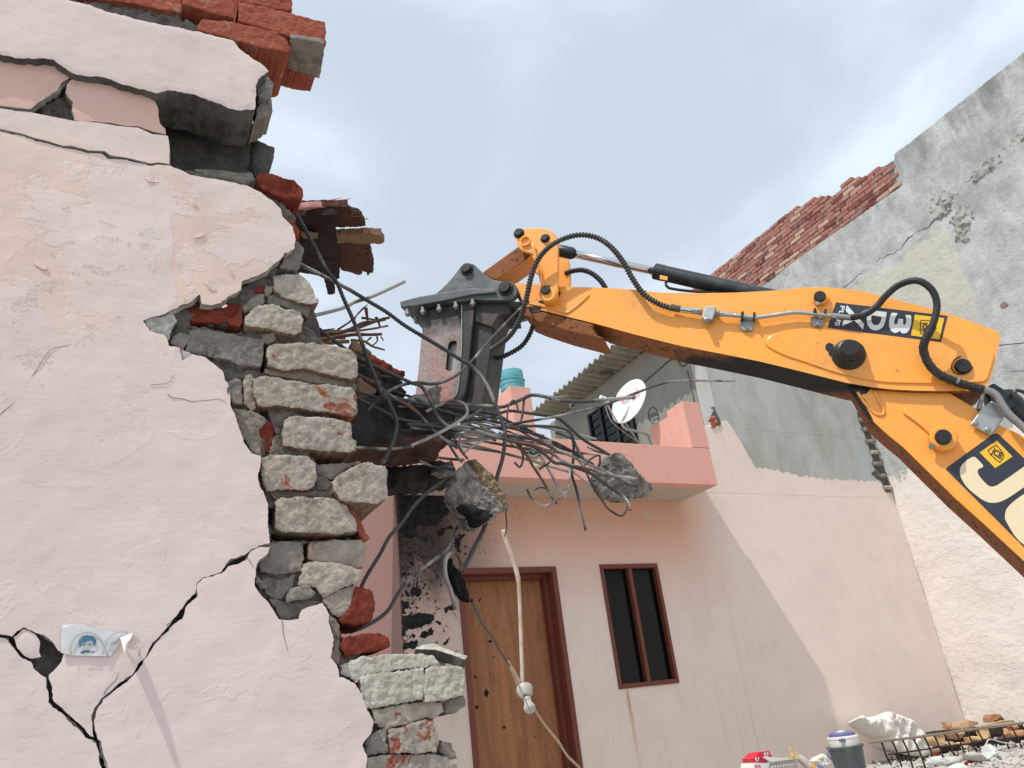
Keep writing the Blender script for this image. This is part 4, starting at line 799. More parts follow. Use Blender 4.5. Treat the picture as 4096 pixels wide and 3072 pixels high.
bricks = [
 ('A', [(480, -300), (1150, -110), (1145, 20), (1140, 70), (1000, 55), (850, 18), (620, -10), (480, -30)], 'brick_orange', 0, .11),
 ('A', [(1152, -110), (1490, -30), (1478, 105), (1300, 70), (1210, 40), (1155, 28)], 'brick_orange', .004, .11),
 ('A', [(1515, 15), (1560, 16), (1800, 75), (2050, 145), (2056, 272), (1980, 265), (1700, 185), (1510, 125)], 'brick_orange', .006, .21),
 ('A', [(1530, -200), (1845, -120), (1840, 65), (1750, 58), (1530, 0)], 'brick_orange', 0, .2),
 ('A', [(1280, 110), (1500, 140), (1740, 205), (1810, 250), (1838, 325), (1780, 330), (1620, 290), (1480, 250), (1245, 180)], 'brick_orange', .008, .19),
 ('A', [(1640, 490), (1680, 480), (1725, 530), (1720, 600), (1700, 625), (1640, 620), (1622, 560)], 'mortar_grey', 0, .10),
 ('A', [(1660, 630), (1715, 620), (1722, 700), (1650, 752), (1612, 760), (1625, 690)], 'mortar_grey', -.02, .10),
 ('A', [(1640, 1095), (1690, 1092), (1860, 1138), (1912, 1190), (1912, 1245), (1880, 1262), (1780, 1250), (1660, 1200), (1620, 1130)], 'brick_red', .0, .17),
 ('B', [(1115, 180), (1150, 165), (1200, 240), (1210, 300), (1180, 330), (1150, 260)], 'brick_red', -.006, .1),
 ('B', [(1175, 330), (1215, 350), (1240, 390), (1222, 470), (1205, 545), (1165, 560), (1050, 540), (1090, 450), (1130, 390)], 'mortar_grey', -.004, .12),
 ('B', [(1000, 600), (1090, 590), (1170, 598), (1240, 612), (1282, 665), (1320, 750), (1352, 828), (1290, 836), (1200, 822), (1060, 775), (1003, 720)], 'mortar_skim', .006, .13),
 ('B', [(930, 690), (1000, 690), (990, 730), (950, 765), (925, 770)], 'mortar_grey', 0, .06),
 ('B', [(855, 690), (925, 695), (925, 752), (845, 735)], 'brick_red', -.006, .06),
 ('B', [(750, 870), (800, 800), (850, 762), (915, 755), (925, 820), (850, 872), (760, 905)], 'mortar_grey', 0, .08),
 ('B', [(320, 850), (450, 845), (560, 830), (735, 838), (730, 890), (660, 940), (600, 990), (500, 985), (330, 965)], 'brick_red', -.012, .08),
 ('B', [(610, 970), (735, 890), (742, 985), (720, 1018), (650, 1000)], 'brick_red', 0, .08),
 ('B', [(770, 940), (815, 880), (870, 855), (980, 835), (1130, 880), (1212, 905), (1232, 960), (1215, 1050), (1160, 1085), (1060, 1055), (900, 1030), (770, 1005)], 'mortar_skim', .012, .14),
 ('B', [(940, 780), (1000, 765), (1150, 820), (1290, 850), (1270, 940), (1215, 900), (1050, 850), (960, 840)], 'mortar_grey', -.004, .1),
 ('B', [(320, 1050), (400, 1030), (560, 1055), (800, 1108), (910, 1120), (915, 1200), (890, 1335), (800, 1335), (700, 1322), (600, 1285), (480, 1255), (280, 1215)], 'mortar_grey', .0, .1),
 ('B', [(160, 1150), (200, 1090), (240, 1068), (320, 1090), (272, 1195), (210, 1190)], 'mortar_grey', .004, .06),
 ('B', [(900, 1080), (1000, 1070), (1020, 1110), (960, 1160), (915, 1140)], 'mortar_grey', .0, .06),
 ('B', [(945, 1185), (1000, 1150), (1290, 1150), (1500, 1175), (1600, 1200), (1662, 1260), (1672, 1420), (1600, 1440), (1420, 1395), (1240, 1342), (1090, 1368), (960, 1330)], 'mortar_skim', .008, .14),
 ('B', [(920, 1360), (1090, 1372), (1240, 1350), (1600, 1448), (1660, 1470), (1650, 1520), (1450, 1480), (1210, 1450), (930, 1400)], 'mortar_grey', -.012, .1),
 ('C', [(655, 20), (740, 8), (960, 40), (1010, 62), (1130, 60), (1270, 80), (1302, 130), (1306, 240), (1270, 262), (1000, 215), (800, 190), (690, 195), (665, 130)], 'mortar_skim', .010, .14),
 ('C', [(490, 50), (540, 15), (580, 25), (585, 180), (520, 182), (500, 120)], 'mortar_grey', .0, .08),
 ('C', [(592, 30), (610, 0), (640, -8), (664, 40), (666, 200), (640, 218), (590, 182)], 'mortar_skim', -.004, .08),
 ('C', [(850, 285), (880, 262), (1100, 265), (1268, 300), (1276, 390), (1306, 420), (1302, 475), (1260, 490), (1050, 470), (845, 445), (838, 360)], 'mortar_skim', .010, .15),
 ('C', [(745, 215), (830, 200), (910, 210), (905, 255), (850, 275), (830, 360), (800, 380), (770, 300)], 'mortar_grey', -.014, .08),
 ('C', [(515, 212), (640, 225), (732, 270), (735, 300), (690, 345), (705, 440), (700, 512), (640, 482), (590, 400), (560, 330)], 'mortar_grey', -.002, .08),
 ('C', [(690, 340), (745, 290), (776, 320), (776, 460), (740, 482), (712, 450)], 'brick_red', -.014, .08),
 ('C', [(780, 385), (835, 370), (840, 450), (1000, 480), (1005, 510), (800, 495), (760, 490)], 'mortar_grey', -.012, .07),
 ('C', [(705, 530), (760, 502), (880, 500), (1000, 515), (1045, 560), (1050, 650), (1030, 700), (1000, 722), (860, 722), (740, 728), (708, 660)], 'mortar_skim', .008, .14),
 ('C', [(1060, 570), (1200, 560), (1330, 548), (1250, 590), (1180, 630), (1150, 660), (1060, 620)], 'mortar_grey', -.012, .1),
 ('C', [(1055, 640), (1100, 640), (1160, 690), (1190, 740), (1060, 725)], 'mortar_grey', -.010, .1),
 ('C', [(1150, 680), (1180, 640), (1330, 562), (1375, 548), (1490, 580), (1503, 620), (1500, 770), (1440, 812), (1320, 800), (1210, 785), (1165, 730)], 'mortar_skim', .022, .22),
 ('C', [(800, 800), (830, 778), (960, 772), (1160, 780), (1245, 835), (1300, 930), (1312, 985), (1200, 1002), (850, 990), (795, 960)], 'mortar_skim', .012, .15),
 ('C', [(760, 740), (860, 735), (970, 730), (1160, 735), (1180, 772), (960, 764), (790, 785)], 'mortar_grey', -.010, .08),
 ('C', [(1215, 800), (1270, 830), (1310, 890), (1350, 970), (1388, 1030), (1350, 1055), (1318, 985), (1300, 925)], 'brick_orange', -.012, .12),
 ('C', [(760, 1060), (850, 1052), (950, 1055), (972, 1120), (960, 1240), (800, 1262), (700, 1240), (690, 1200), (740, 1130)], 'mortar_grey', .0, .09),
 ('C', [(1010, 1062), (1180, 1045), (1330, 1040), (1368, 1080), (1350, 1160), (1342, 1240), (1200, 1190), (1060, 1180), (995, 1160)], 'mortar_skim', -.004, .12),
 ('C', [(975, 1200), (1050, 1175), (1200, 1190), (1340, 1235), (1320, 1320), (1250, 1330), (1180, 1362), (1100, 1402), (1050, 1340), (940, 1320)], 'mortar_skim', .006, .12),
 ('C', [(858, 1392), (900, 1345), (1000, 1320), (1042, 1375), (1010, 1410), (940, 1418), (870, 1432)], 'mortar_grey', .016, .07),
 ('C', [(760, 1280), (830, 1290), (920, 1250), (905, 1330), (850, 1400), (800, 1425), (740, 1395), (690, 1290)], 'mortar_grey', -.006, .08),
 ('C', [(670, 1260), (720, 1300), (742, 1340), (700, 1360), (668, 1310)], 'mortar_grey', .0, .05),
 ('C', [(740, 1400), (860, 1440), (1000, 1420), (1085, 1430), (960, 1495), (930, 1540), (820, 1540), (790, 1480)], 'mortar_grey', -.008, .06),
 ('C', [(1090, 1420), (1190, 1360), (1280, 1330), (1308, 1340), (1250, 1500), (1190, 1528), (1140, 1500)], 'mortar_skim', .0, .12),
 ('C', [(1305, 1335), (1400, 1360), (1420, 1430), (1430, 1480), (1392, 1558), (1300, 1580), (1190, 1548), (1260, 1490)], 'brick_red', .002, .15),
 ('C', [(1140, 1520), (1180, 1540), (1200, 1580), (1195, 1659), (1150, 1640), (1130, 1580)], 'mortar_grey', .0, .08),
 ('E', [(110, 830), (200, 815), (330, 805), (400, 832), (412, 888), (340, 912), (200, 942), (135, 960), (105, 900)], 'brick_red', .0, .15),
 ('E', [(20, 700), (70, 710), (80, 800), (95, 860), (95, 1000), (40, 970), (45, 850), (20, 780)], 'mortar_grey', -.004, .06),
 ('E', [(105, 1010), (170, 975), (240, 955), (400, 940), (600, 938), (680, 950), (715, 1000), (620, 1020), (400, 1045), (260, 1062), (200, 1110), (110, 1060)], 'white_skim', .006, .14),
 ('E', [(232, 1080), (300, 1060), (450, 1045), (622, 1022), (630, 1100), (612, 1225), (500, 1245), (300, 1280), (262, 1270), (230, 1150)], 'white_skim', .008, .15),
 ('E', [(634, 1032), (700, 1008), (870, 1020), (892, 1130), (872, 1185), (760, 1230), (640, 1236), (625, 1150)], 'white_skim', .010, .16),
 ('E', [(750, 1232), (880, 1200), (892, 1270), (830, 1308), (762, 1312)], 'mortar_grey', -.02, .12),
 ('E', [(300, 1292), (500, 1255), (740, 1240), (760, 1300), (700, 1340), (640, 1345), (400, 1412), (320, 1372)], 'mortar_skim', .0, .13),
 ('E', [(405, 1422), (520, 1385), (640, 1352), (692, 1370), (722, 1500), (705, 1560), (560, 1568), (420, 1565)], 'mortar_skim', .008, .14),
 ('E', [(250, 1500), (310, 1432), (385, 1405), (402, 1560), (262, 1582)], 'mortar_grey', .0, .1),
 ('E', [(260, 1592), (420, 1575), (700, 1572), (770, 1592), (840, 1640), (850, 1800), (280, 1800)], 'mortar_skim', .004, .14),
 ('E', [(735, 1482), (800, 1500), (835, 1600), (772, 1602), (730, 1550)], 'mortar_grey', -.01, .1),
 ('E', [(262, 1810), (850, 1810), (860, 2050), (262, 2040)], 'mortar_skim', .0, .14),
]
for i, (reg, pts, m, out, dep) in enumerate(bricks):
    fr = BF.off(out)
    rough = .0022 if m != 'brick_orange' else .0018
    uvb = fr.uv(reg, pts); uvb = uvb.mean(0) + (uvb - uvb.mean(0)) * 1.012
    chunk('brick', fr, uvb, dep, [m, 'brick_side' if m.startswith('mortar_skim') else m], wl, .0038, rough * 1.25, .0016, .0032, 52, 20 + i * 1.37, rings=4, sj=.003, tilt=(rnd.uniform(-.05, .05), rnd.uniform(-.04, .04)))
# mortar stuck under the overhanging brick, dark bricks deeper in the gap, loose plaster slab
MB = FY(1.81)
chunk('mortar_bed', FZ(2.76 + .0), FZ(2.76).uv('A', [(1835, 245), (1950, 258), (2050, 280), (2035, 420), (2020, 500), (1930, 470), (1820, 440)]), .02, 'mortar_grey', wl, .01, .004, .003, .003, 24, 77)
DB = FY(1.93)
chunk('brick', DB, DB.uv('A', [(1592, 850), (1640, 880), (1738, 925), (1735, 985), (1690, 1085), (1620, 1108), (1585, 1060)]), .12, 'mortar_dark', wl, .01, .006, .01, .003)
chunk('brick', MB, MB.uv('A', [(1230, 1060), (1400, 1070), (1590, 1080), (1610, 1130), (1560, 1172), (1420, 1138), (1290, 1120)]), .1, 'mortar_grey', wl, .01, .006, .008, .003)
SLF = Frame(FY(1.80).hit(*px('E', [(740, 900)])[0]), (1, 0, 0), (0, .82, .57))
for a_ in [[(-40, 958), (0, 945), (100, 922), (190, 895), (215, 960), (170, 1040), (150, 1110), (110, 1085), (50, 1072), (-10, 1055)], [(240, 1195), (340, 1225), (430, 1250), (520, 1312), (590, 1390), (520, 1372), (430, 1330), (350, 1290), (290, 1300), (255, 1350)]]:
    chunk('base_coat', WL.off(-.004), WL.uv('B', a_), .016, 'base_coat', wl, .007, .004, .002, .003, 60)
chunk('plaster_flake', SLF, SLF.uv('E', [(575, 895), (600, 852), (660, 848), (720, 870), (800, 905), (902, 940), (885, 962), (800, 930), (700, 905)]) , .03, ['white_skim', 'mortar_dark'], wl, .01, .004, .004, .003)
# curled paint flakes standing off the wall
for i in range(22):
    x = rnd.uniform(-.9, .75); z = rnd.uniform(1.45, 2.25) if i < 32 else rnd.uniform(.5, 1.4)
    xr = np.interp(z, [.5, .9, 1.25, 1.5, 1.75, 1.95, 2.2], [.55, .40, .30, .15, .55, .45, .2])
    if x > xr - .03: continue
    s = rnd.uniform(.004, .011); a = rnd.uniform(0, 6.28); tlt = rnd.uniform(.05, .22)
    fr = Frame((x, 1.7475, z), (math.cos(a), -math.sin(tlt) * .6, math.sin(a)), (-math.sin(a), -math.sin(tlt) * .25, math.cos(a)))
    fr.ev = fr.ev - fr.eu * (fr.ev @ fr.eu); fr.ev /= np.linalg.norm(fr.ev); fr.en = np.cross(fr.eu, fr.ev)
    pts = [(s * rnd.uniform(.6, 1.2) * math.cos(b) * 2.2, s * rnd.uniform(.5, 1.1) * math.sin(b)) for b in np.linspace(0, 6.28, 7)[:-1]]
    chunk('paint_flake', fr, pts, .0012, 'pink_plaster', wl, .006, .001, 0, .0005, 40, rings=1)
# hairline cracks in the plaster
HL = WL.off(.0006)
for reg, pts in [('B', [(140, 1560), (180, 1590), (270, 1600), (330, 1620), (460, 1610), (560, 1600), (620, 1640)]), ('W', [(0, 895), (40, 860), (65, 820), (85, 790), (110, 755), (150, 745), (180, 730)]), ('D', [(1780, 720), (1790, 770), (1788, 800), (1820, 920)]), ('D', [(655, 1200), (680, 1150), (740, 1090), (755, 1000), (770, 960)]), ('D', [(880, 950), (890, 900), (905, 880)]), ('B', [(0, 1490), (80, 1480), (150, 1470), (190, 1400)]), ('D', [(1570, 340), (1590, 370), (1608, 395)])]:
    tube('hairline_crack', [HL.hit(*q) for q in px(reg, pts)], lambda s: .0008 * (1 - .6 * s), 'mortar_dark', wl, 5, .01, lambda i, s: .7 + .5 * abs(mnoise.noise(Vector((s * 40, 1, 2)))))

# ================================================================== torn poster
po = thing('torn_poster', 'torn white paper poster with a blue printed portrait pasted on the pink wall', 'poster', tuple(WL.hit(*px('D', [(600, 950)])[0])))
PP = WL.off(.004)
pap = chunk('poster_paper', PP, PP.uv('D', [(392, 757), (460, 752), (520, 750), (640, 785), (740, 800), (800, 812), (870, 818), (825, 842), (760, 840), (700, 880), (760, 870), (730, 905), (700, 948), (600, 952), (450, 944), (390, 930), (386, 840)]), .0016, 'paper_white', po, .009, .0012, 0, .001, 30, 4.4)
PQ = PP.off(.0028)
for cxx, cyy, ra, a0, a1 in [(550, 905, 105, -3.5, .35), (770, 900, 105, -3.7, -1.2)]:
    tube('printed_ring', [PQ.hit(*px('D', [(cxx + ra * math.cos(a), cyy + ra * math.sin(a))])[0]) for a in np.linspace(a0, a1, 18)], .0008, 'ink_grey', pap, 5, .006)
for pts in [[(503, 895), (498, 860), (515, 830), (550, 818), (590, 826), (604, 850), (602, 885), (592, 885), (588, 858), (570, 850), (540, 862), (515, 868), (510, 893)], [(508, 928), (525, 918), (548, 914), (565, 918), (575, 926), (555, 925), (535, 926), (515, 938)], [(518, 880), (535, 874), (542, 878), (520, 885)], [(556, 876), (575, 874), (580, 880), (560, 882)], [(575, 930), (600, 920), (598, 926), (580, 934)]]:
    chunk('printed_portrait', PQ, PQ.uv('D', pts), .0005, 'ink_blue', pap, .006, 0, 0, .0006, back=False, rings=1)
# the loose corner curls a few centimetres off the wall
fl = []; rows = [((758, 838), (832, 806), .004), ((765, 850), (834, 822), .014), ((768, 862), (828, 838), .026), ((772, 880), (815, 855), .034), ((776, 905), (804, 880), .038), ((786, 930), (800, 915), .040)]
V = []; F = []
for a, b, w in rows:
    for k in range(5):
        s = k / 4; q = px('D', [(a[0] + (b[0] - a[0]) * s, a[1] + (b[1] - a[1]) * s)])[0]; V.append(tuple(WL.off(w + .006 * math.sin(s * 3.1) + .003 * mnoise.noise(Vector((a[1] * .05, s * 4, 1)))).hit(*q)))
n = len(V); V += [(x, y - .0012, z) for x, y, z in V]
for i in range(len(rows) - 1):
    for k in range(4): a = i * 5 + k; F.append((a, a + 1, a + 6, a + 5)); F.append((n + a, n + a + 5, n + a + 6, n + a + 1))
me = bpy.data.meshes.new('torn_flap'); me.from_pydata(V, [], F); fin(me, True); link('torn_flap', me, ['paper_torn'], po)

# ================================================================== broken beam with its reinforcement
bb = thing('broken_beam', 'charred broken concrete beam with a tangle of bent steel bars sticking out', 'beam', (.9, 2.2, 1.5))
B1 = FY(2.12)
chunk('concrete', B1, B1.uv('S', [(-1150, 640), (200, 690), (420, 640), (760, 660), (960, 740), (1100, 750), (1200, 770), (1325, 820), (1318, 1000), (1305, 1080), (1180, 1075), (1120, 1150), (1000, 1180), (700, 1195), (200, 1195), (-1150, 1195)]), .2, ['char_beam', 'beam_paint'], bb, .012, .014, .012, .006, 12, 31, rings=5, sj=.008)
zb = float(B1.hit(*px('S', [(600, 1195)])[0])[2]) - .002
BZ = FZ(zb)
chunk('painted_soffit', BZ, BZ.uv('S', [(-1150, 1210), (200, 1205), (820, 1205), (1100, 1165), (1235, 1200), (1180, 1250), (1115, 1295), (1105, 1365), (1000, 1390), (800, 1420), (560, 1442), (-1150, 1450)]), .03, 'beam_paint', bb, .012, .006, .004, .006, 18, 33)
chunk('concrete', FY(2.10), FY(2.10).uv('S', [(740, 655), (930, 612), (1010, 570), (1085, 532), (1165, 540), (1150, 610), (1135, 700), (1080, 755), (950, 765), (800, 725)]), .08, 'concrete_lump', bb, .008, .014, .012, .005, 30, 35)
chunk('concrete', FY(2.32), FY(2.32).uv('S', [(560, 1400), (800, 1400), (1100, 1350), (1310, 1340), (1320, 1480), (1270, 1600), (1000, 1640), (640, 1659), (570, 1560)]), .10, 'char_beam', bb, .012, .016, .02, .008, 14, 36, rings=4)
chunk('concrete', FY(2.25), FY(2.25).uv('S', [(1100, 1420), (1200, 1400), (1300, 1420), (1310, 1480), (1180, 1500), (1090, 1470)]), .05, 'concrete_lump', bb, .008, .01, .012, .005, 30, 37)
bars = [
 ([('B', [(1150, 60), (1190, 130), (1300, 330), (1420, 560), (1500, 660), (1560, 800), (1640, 980), (1740, 1240), (1800, 1400), (1880, 1600)]), ('C', [(1480, 110), (1540, 240), (1560, 310), (1540, 410), (1500, 500), (1470, 555)])], 2.02, 2.02, 6.0),
 ([('B', [(1120, 470), (1215, 520), (1330, 580), (1450, 640), (1600, 720), (1750, 810), (1900, 900), (2050, 1010), (2200, 1100)]), ('G', [(330, 900), (480, 990), (640, 1090), (720, 1140), (790, 1220), (840, 1300), (890, 1420), (935, 1540)]), ('F', [(978, 500), (980, 560), (965, 680), (930, 800), (890, 960), (850, 1120), (790, 1240), (740, 1340), (710, 1400)])], 2.15, 2.05, 6.3),
 ([('B', [(1200, 955), (1270, 940), (1400, 910), (1560, 865), (1650, 820), (1800, 770), (2050, 655)])], 2.14, 2.2, 6.0),
 ([('B', [(1180, 880), (1255, 945), (1400, 1070), (1560, 1190), (1650, 1250), (1800, 1330), (1950, 1400), (2100, 1470)]), ('F', [(450, 230), (510, 320), (540, 400), (590, 460), (650, 495), (760, 510)])], 2.06, 2.06, 5.6),
 ([('B', [(1150, 940), (1225, 1000), (1370, 1140), (1480, 1240)])], 2.1, 2.25, 6.0),
 ([('G', [(1235, 570), (1180, 615), (1100, 680), (960, 820), (840, 950), (700, 1110), (600, 1200), (500, 1250), (420, 1265), (310, 1255), (210, 1270), (100, 1320), (0, 1410)])], 3.3, 2.12, 6.5),
 ([('F', [(-60, 90), (40, 150), (150, 210), (260, 290), (380, 360), (440, 410), (500, 480), (560, 540), (620, 580), (680, 620)])], 2.04, 2.08, 6.5),
 ([('F', [(-60, 250), (40, 265), (130, 290), (300, 320), (460, 345), (600, 360), (800, 390), (930, 410), (1050, 480), (1200, 550), (1330, 600), (1480, 690), (1600, 780)])], 2.09, 2.2, 5.8),
 ([('F', [(-40, 270), (40, 300), (200, 380), (300, 430), (420, 460), (540, 470), (650, 460), (760, 420), (830, 375)])], 2.05, 2.1, 6.0),
 ([('F', [(385, 605), (500, 555), (600, 505), (690, 450), (740, 400), (720, 340), (640, 320), (560, 350), (480, 390)])], 2.0, 2.06, 6.0),
 ([('F', [(-60, 612), (40, 615), (250, 625), (420, 605), (660, 585), (850, 555), (960, 545), (1120, 560), (1280, 600), (1400, 640), (1580, 665)])], 2.08, 2.25, 5.4),
 ([('F', [(80, 180), (220, 270), (330, 310), (480, 350), (620, 395), (760, 430), (900, 450), (1000, 470), (1150, 520), (1260, 570), (1330, 620), (1470, 660)])], 2.07, 2.2, 5.6),
 ([('F', [(360, 470), (480, 475), (600, 490), (740, 500), (880, 490), (1000, 490), (1180, 480), (1310, 490), (1390, 520), (1412, 590), (1412, 680), (1402, 780), (1430, 880), (1460, 1010), (1490, 1140)])], 2.06, 2.16, 6.0),
 ([('F', [(520, 330), (640, 345), (720, 345), (870, 355), (960, 360), (1020, 340), (1090, 310), (1150, 285), (1230, 295), (1330, 320), (1500, 325), (1650, 310), (1795, 298)])], 2.12, 2.0, 7.6),
 ([('F', [(1140, 286), (1220, 290), (1300, 300), (1380, 295), (1390, 340), (1395, 375)])], 2.1, 2.1, 4.6),
 ([('F', [(620, 520), (780, 500), (960, 480), (1100, 455), (1250, 430), (1400, 400), (1600, 350), (1800, 275), (1950, 220), (2080, 195), (2250, 194), (2428, 196)])], 2.14, 2.02, 5.6),
 ([('F', [(760, 440), (900, 420), (1000, 385), (1130, 400), (1280, 420), (1340, 450), (1400, 500), (1480, 570), (1600, 640), (1680, 690)])], 2.1, 2.12, 6.6),
 ([('F', [(600, 480), (740, 490), (900, 540), (1040, 580), (1150, 600), (1250, 640), (1330, 690), (1400, 730), (1500, 750), (1640, 790), (1815, 817)])], 2.08, 2.0, 6.4),
 ([('F', [(700, 500), (850, 530), (1000, 540), (1150, 560), (1280, 620), (1400, 670), (1500, 720), (1620, 770), (1720, 820), (1815, 862)])], 2.1, 2.04, 6.4),
 ([('F', [(860, 545), (1000, 565), (1120, 585), (1220, 650), (1290, 710), (1350, 720), (1500, 770), (1580, 820), (1660, 880), (1730, 930), (1760, 970), (1772, 1012)])], 2.09, 2.0, 6.8),
 ([('F', [(940, 520), (1040, 580), (1110, 660), (1160, 740), (1220, 830), (1270, 920), (1308, 975)])], 2.12, 2.1, 5.4),
 ([('F', [(1060, 500), (1150, 560), (1190, 640), (1240, 730), (1290, 820), (1330, 890), (1362, 942)])], 2.14, 2.1, 5.4),
 ([('F', [(1300, 520), (1400, 560), (1430, 610), (1470, 680), (1540, 725)])], 2.14, 2.1, 6.0),
 ([('F', [(1118, 878), (1150, 940), (1215, 985), (1280, 965), (1370, 890), (1390, 800), (1380, 740), (1340, 700)])], 2.08, 2.12, 4.4),
 ([('F', [(1440, 690), (1480, 750), (1530, 850), (1600, 960), (1640, 1010), (1715, 1048), (1755, 990), (1758, 910)])], 2.08, 2.06, 4.6),
 ([('F', [(1040, 710), (1075, 740), (1095, 680), (1080, 620), (1090, 580)])], 2.1, 2.1, 4.4), ([('F', [(1198, 752), (1260, 710), (1280, 660), (1270, 620)])], 2.1, 2.1, 4.4),
 ([('F', [(1480, 770), (1482, 730), (1520, 690), (1572, 665), (1580, 700), (1575, 735)])], 2.02, 2.04, 4.4),
 ([('F', [(992, 440), (1000, 365), (1025, 322), (1048, 328), (1060, 370), (1068, 395)])], 2.06, 2.06, 4.0), ([('F', [(1075, 462), (1090, 410), (1100, 320), (1110, 290)])], 2.06, 2.08, 4.4),
 ([('F', [(1500, 612), (1560, 640), (1640, 662)])], 2.1, 2.1, 4.4), ([('F', [(1380, 740), (1450, 800), (1515, 850)])], 2.14, 2.12, 4.6),
 ([('F', [(700, 770), (650, 795), (560, 850), (480, 910), (400, 990), (330, 1090), (250, 1180), (190, 1290), (110, 1420), (60, 1520)])], 2.1, 2.0, 6.4),
 ([('F', [(760, 1020), (740, 1050), (680, 1120), (620, 1250), (560, 1310)]), ('E', [(740, 310), (640, 380), (520, 480), (460, 560), (400, 660), (330, 720), (225, 775), (150, 800)])], 2.16, 1.95, 6.2),
 ([('F', [(710, 1400), (700, 1345), (685, 1300), (660, 1282), (625, 1292), (602, 1340), (606, 1430), (640, 1530), (665, 1640)])], 2.05, 2.05, 7.4),
 ([('F', [(580, 520), (590, 540), (640, 620), (680, 680), (710, 710)])], 2.12, 2.1, 5.0), ([('F', [(600, 540), (650, 545), (690, 620), (745, 690)])], 2.1, 2.1, 5.0), ([('F', [(655, 570), (690, 545), (697, 600), (720, 645), (760, 620), (835, 572)])], 2.08, 2.1, 4.6),
 ([('F', [(650, 490), (800, 520), (950, 560), (1100, 578), (1250, 600)])], 2.12, 2.15, 5.6), ([('F', [(440, 700), (520, 735), (600, 745), (665, 760)])], 2.12, 2.12, 5.0), ([('F', [(550, 680), (640, 690), (720, 695)])], 2.12, 2.12, 5.6),
 ([('F', [(110, 390), (150, 340), (185, 320)])], 2.05, 2.05, 4.6), ([('F', [(1170, 885), (1200, 870), (1238, 874)])], 2.12, 2.12, 3.0), ([('F', [(240, 250), (400, 300), (560, 345), (700, 400), (860, 450), (925, 480)])], 2.14, 2.2, 5.4),
 ([('F', [(380, 490), (520, 510), (700, 530), (860, 545), (1000, 560), (1130, 555)])], 2.1, 2.14, 5.6),
]
for k in range(13):
    a = (rnd.uniform(150, 700), rnd.uniform(230, 600)); b = (rnd.uniform(900, 1600), 0); b = (b[0], 330 + (b[0] - 900) * .30 + rnd.uniform(0, 330)); m1 = ((a[0] * 2 + b[0]) / 3 + rnd.uniform(-20, 20), (a[1] * 2 + b[1]) / 3 - rnd.uniform(0, 40)); m2 = ((a[0] + b[0] * 2) / 3, (a[1] + b[1] * 2) / 3 - rnd.uniform(0, 40))
    bars.append(([('F', [a, m1, m2, b])], rnd.uniform(2.08, 2.16), rnd.uniform(2.1, 2.24), rnd.uniform(4.4, 5.8)))
for i, (segs, ya, yb, rmm) in enumerate(bars):
    pts = [q for r, p_ in segs for q in px(r, p_)]; n = len(pts); P = []
    for k, q in enumerate(pts):
        s = k / (n - 1); s = s * s * (3 - 2 * s) if i != 5 else max(0, min(1, s * 1.4))
        P.append(FY(ya + (yb - ya) * s + .012 * mnoise.noise(Vector((i * 3.3, s * 3, 0)))).hit(*q))
    ph = rnd.random() * 9
    o = tube('rebar', P, rmm * .001 * (1.02 if i < 5 else .80), 'rebar_steel', bb, 8, .0038, lambda j, s: 1.0 + (.14 if j % 3 == 0 else -.05))
    if i in (13, 17, 19): 
        d = P[-1] - P[-2]; d /= np.linalg.norm(d); lathe('rust_tip', P[-1], d, [(rmm * .00105, -.006), (rmm * .00112, 0), (rmm * .0007, .002)], 'rust_tip', bb, 10)

# lumps hanging in the bars
ch1 = FY(2.02)
ck = tag(chunk('concrete_chunk', ch1, ch1.uv('F', [(665, 770), (700, 735), (750, 690), (790, 680), (840, 710), (900, 760), (925, 830), (960, 900), (985, 970), (965, 1020), (900, 1070), (850, 1100), (800, 1130), (775, 1110), (760, 1060), (720, 1000), (660, 930), (645, 850)]), .11, 'concrete_lump', None, .0045, .007, .008, .006, 45, 41, rings=6, sj=.008, taper=.25, facets=6), 'tall dark pitted concrete chunk with tan crust hanging below the beam', 'rubble chunk')
chunk('tan_crust', ch1.off(.012), ch1.uv('F', [(760, 690), (800, 690), (850, 730), (900, 800), (930, 870), (975, 950), (970, 990), (930, 1000), (880, 990), (870, 900), (830, 850), (800, 780)]), .05, 'tan_crust', ck, .0045, .008, .008, .006, 50, 41.02, facets=6)
chunk('tar_coat', ch1.off(.012), ch1.uv('F', [(700, 975), (760, 960), (830, 1000), (900, 1010), (950, 1010), (890, 1060), (850, 1095), (800, 1122), (778, 1105), (762, 1055)]), .05, 'tar', ck, .005, .008, .008, .004, 40, 41.03, facets=6)
ch2 = FY(2.03)
tag(chunk('concrete_chunk', ch2, ch2.uv('F', [(1615, 735), (1640, 660), (1680, 638), (1740, 645), (1790, 680), (1850, 740), (1920, 800), (1975, 850), (1950, 880), (1900, 900), (1860, 905), (1810, 925), (1750, 910), (1690, 890), (1640, 840), (1610, 790)]), .12, 'concrete_lump', None, .0045, .007, .008, .005, 45, 44, rings=6, sj=.008, taper=.2, facets=7), 'pale wedge of concrete gripped at the far right end of the bars', 'rubble chunk')
tl = FY(2.08)
tag(chunk('tar_lump', tl, tl.uv('F', [(615, 1320), (650, 1310), (680, 1360), (720, 1420), (750, 1490), (770, 1560), (760, 1595), (730, 1585), (690, 1540), (650, 1500), (640, 1440), (620, 1380)]), .04, 'tar', None, .006, .010, .014, .003, 26, 45, rings=4, taper=.2), 'black tarry slab fragment caught in a bar hook beside the door', 'tar lump')
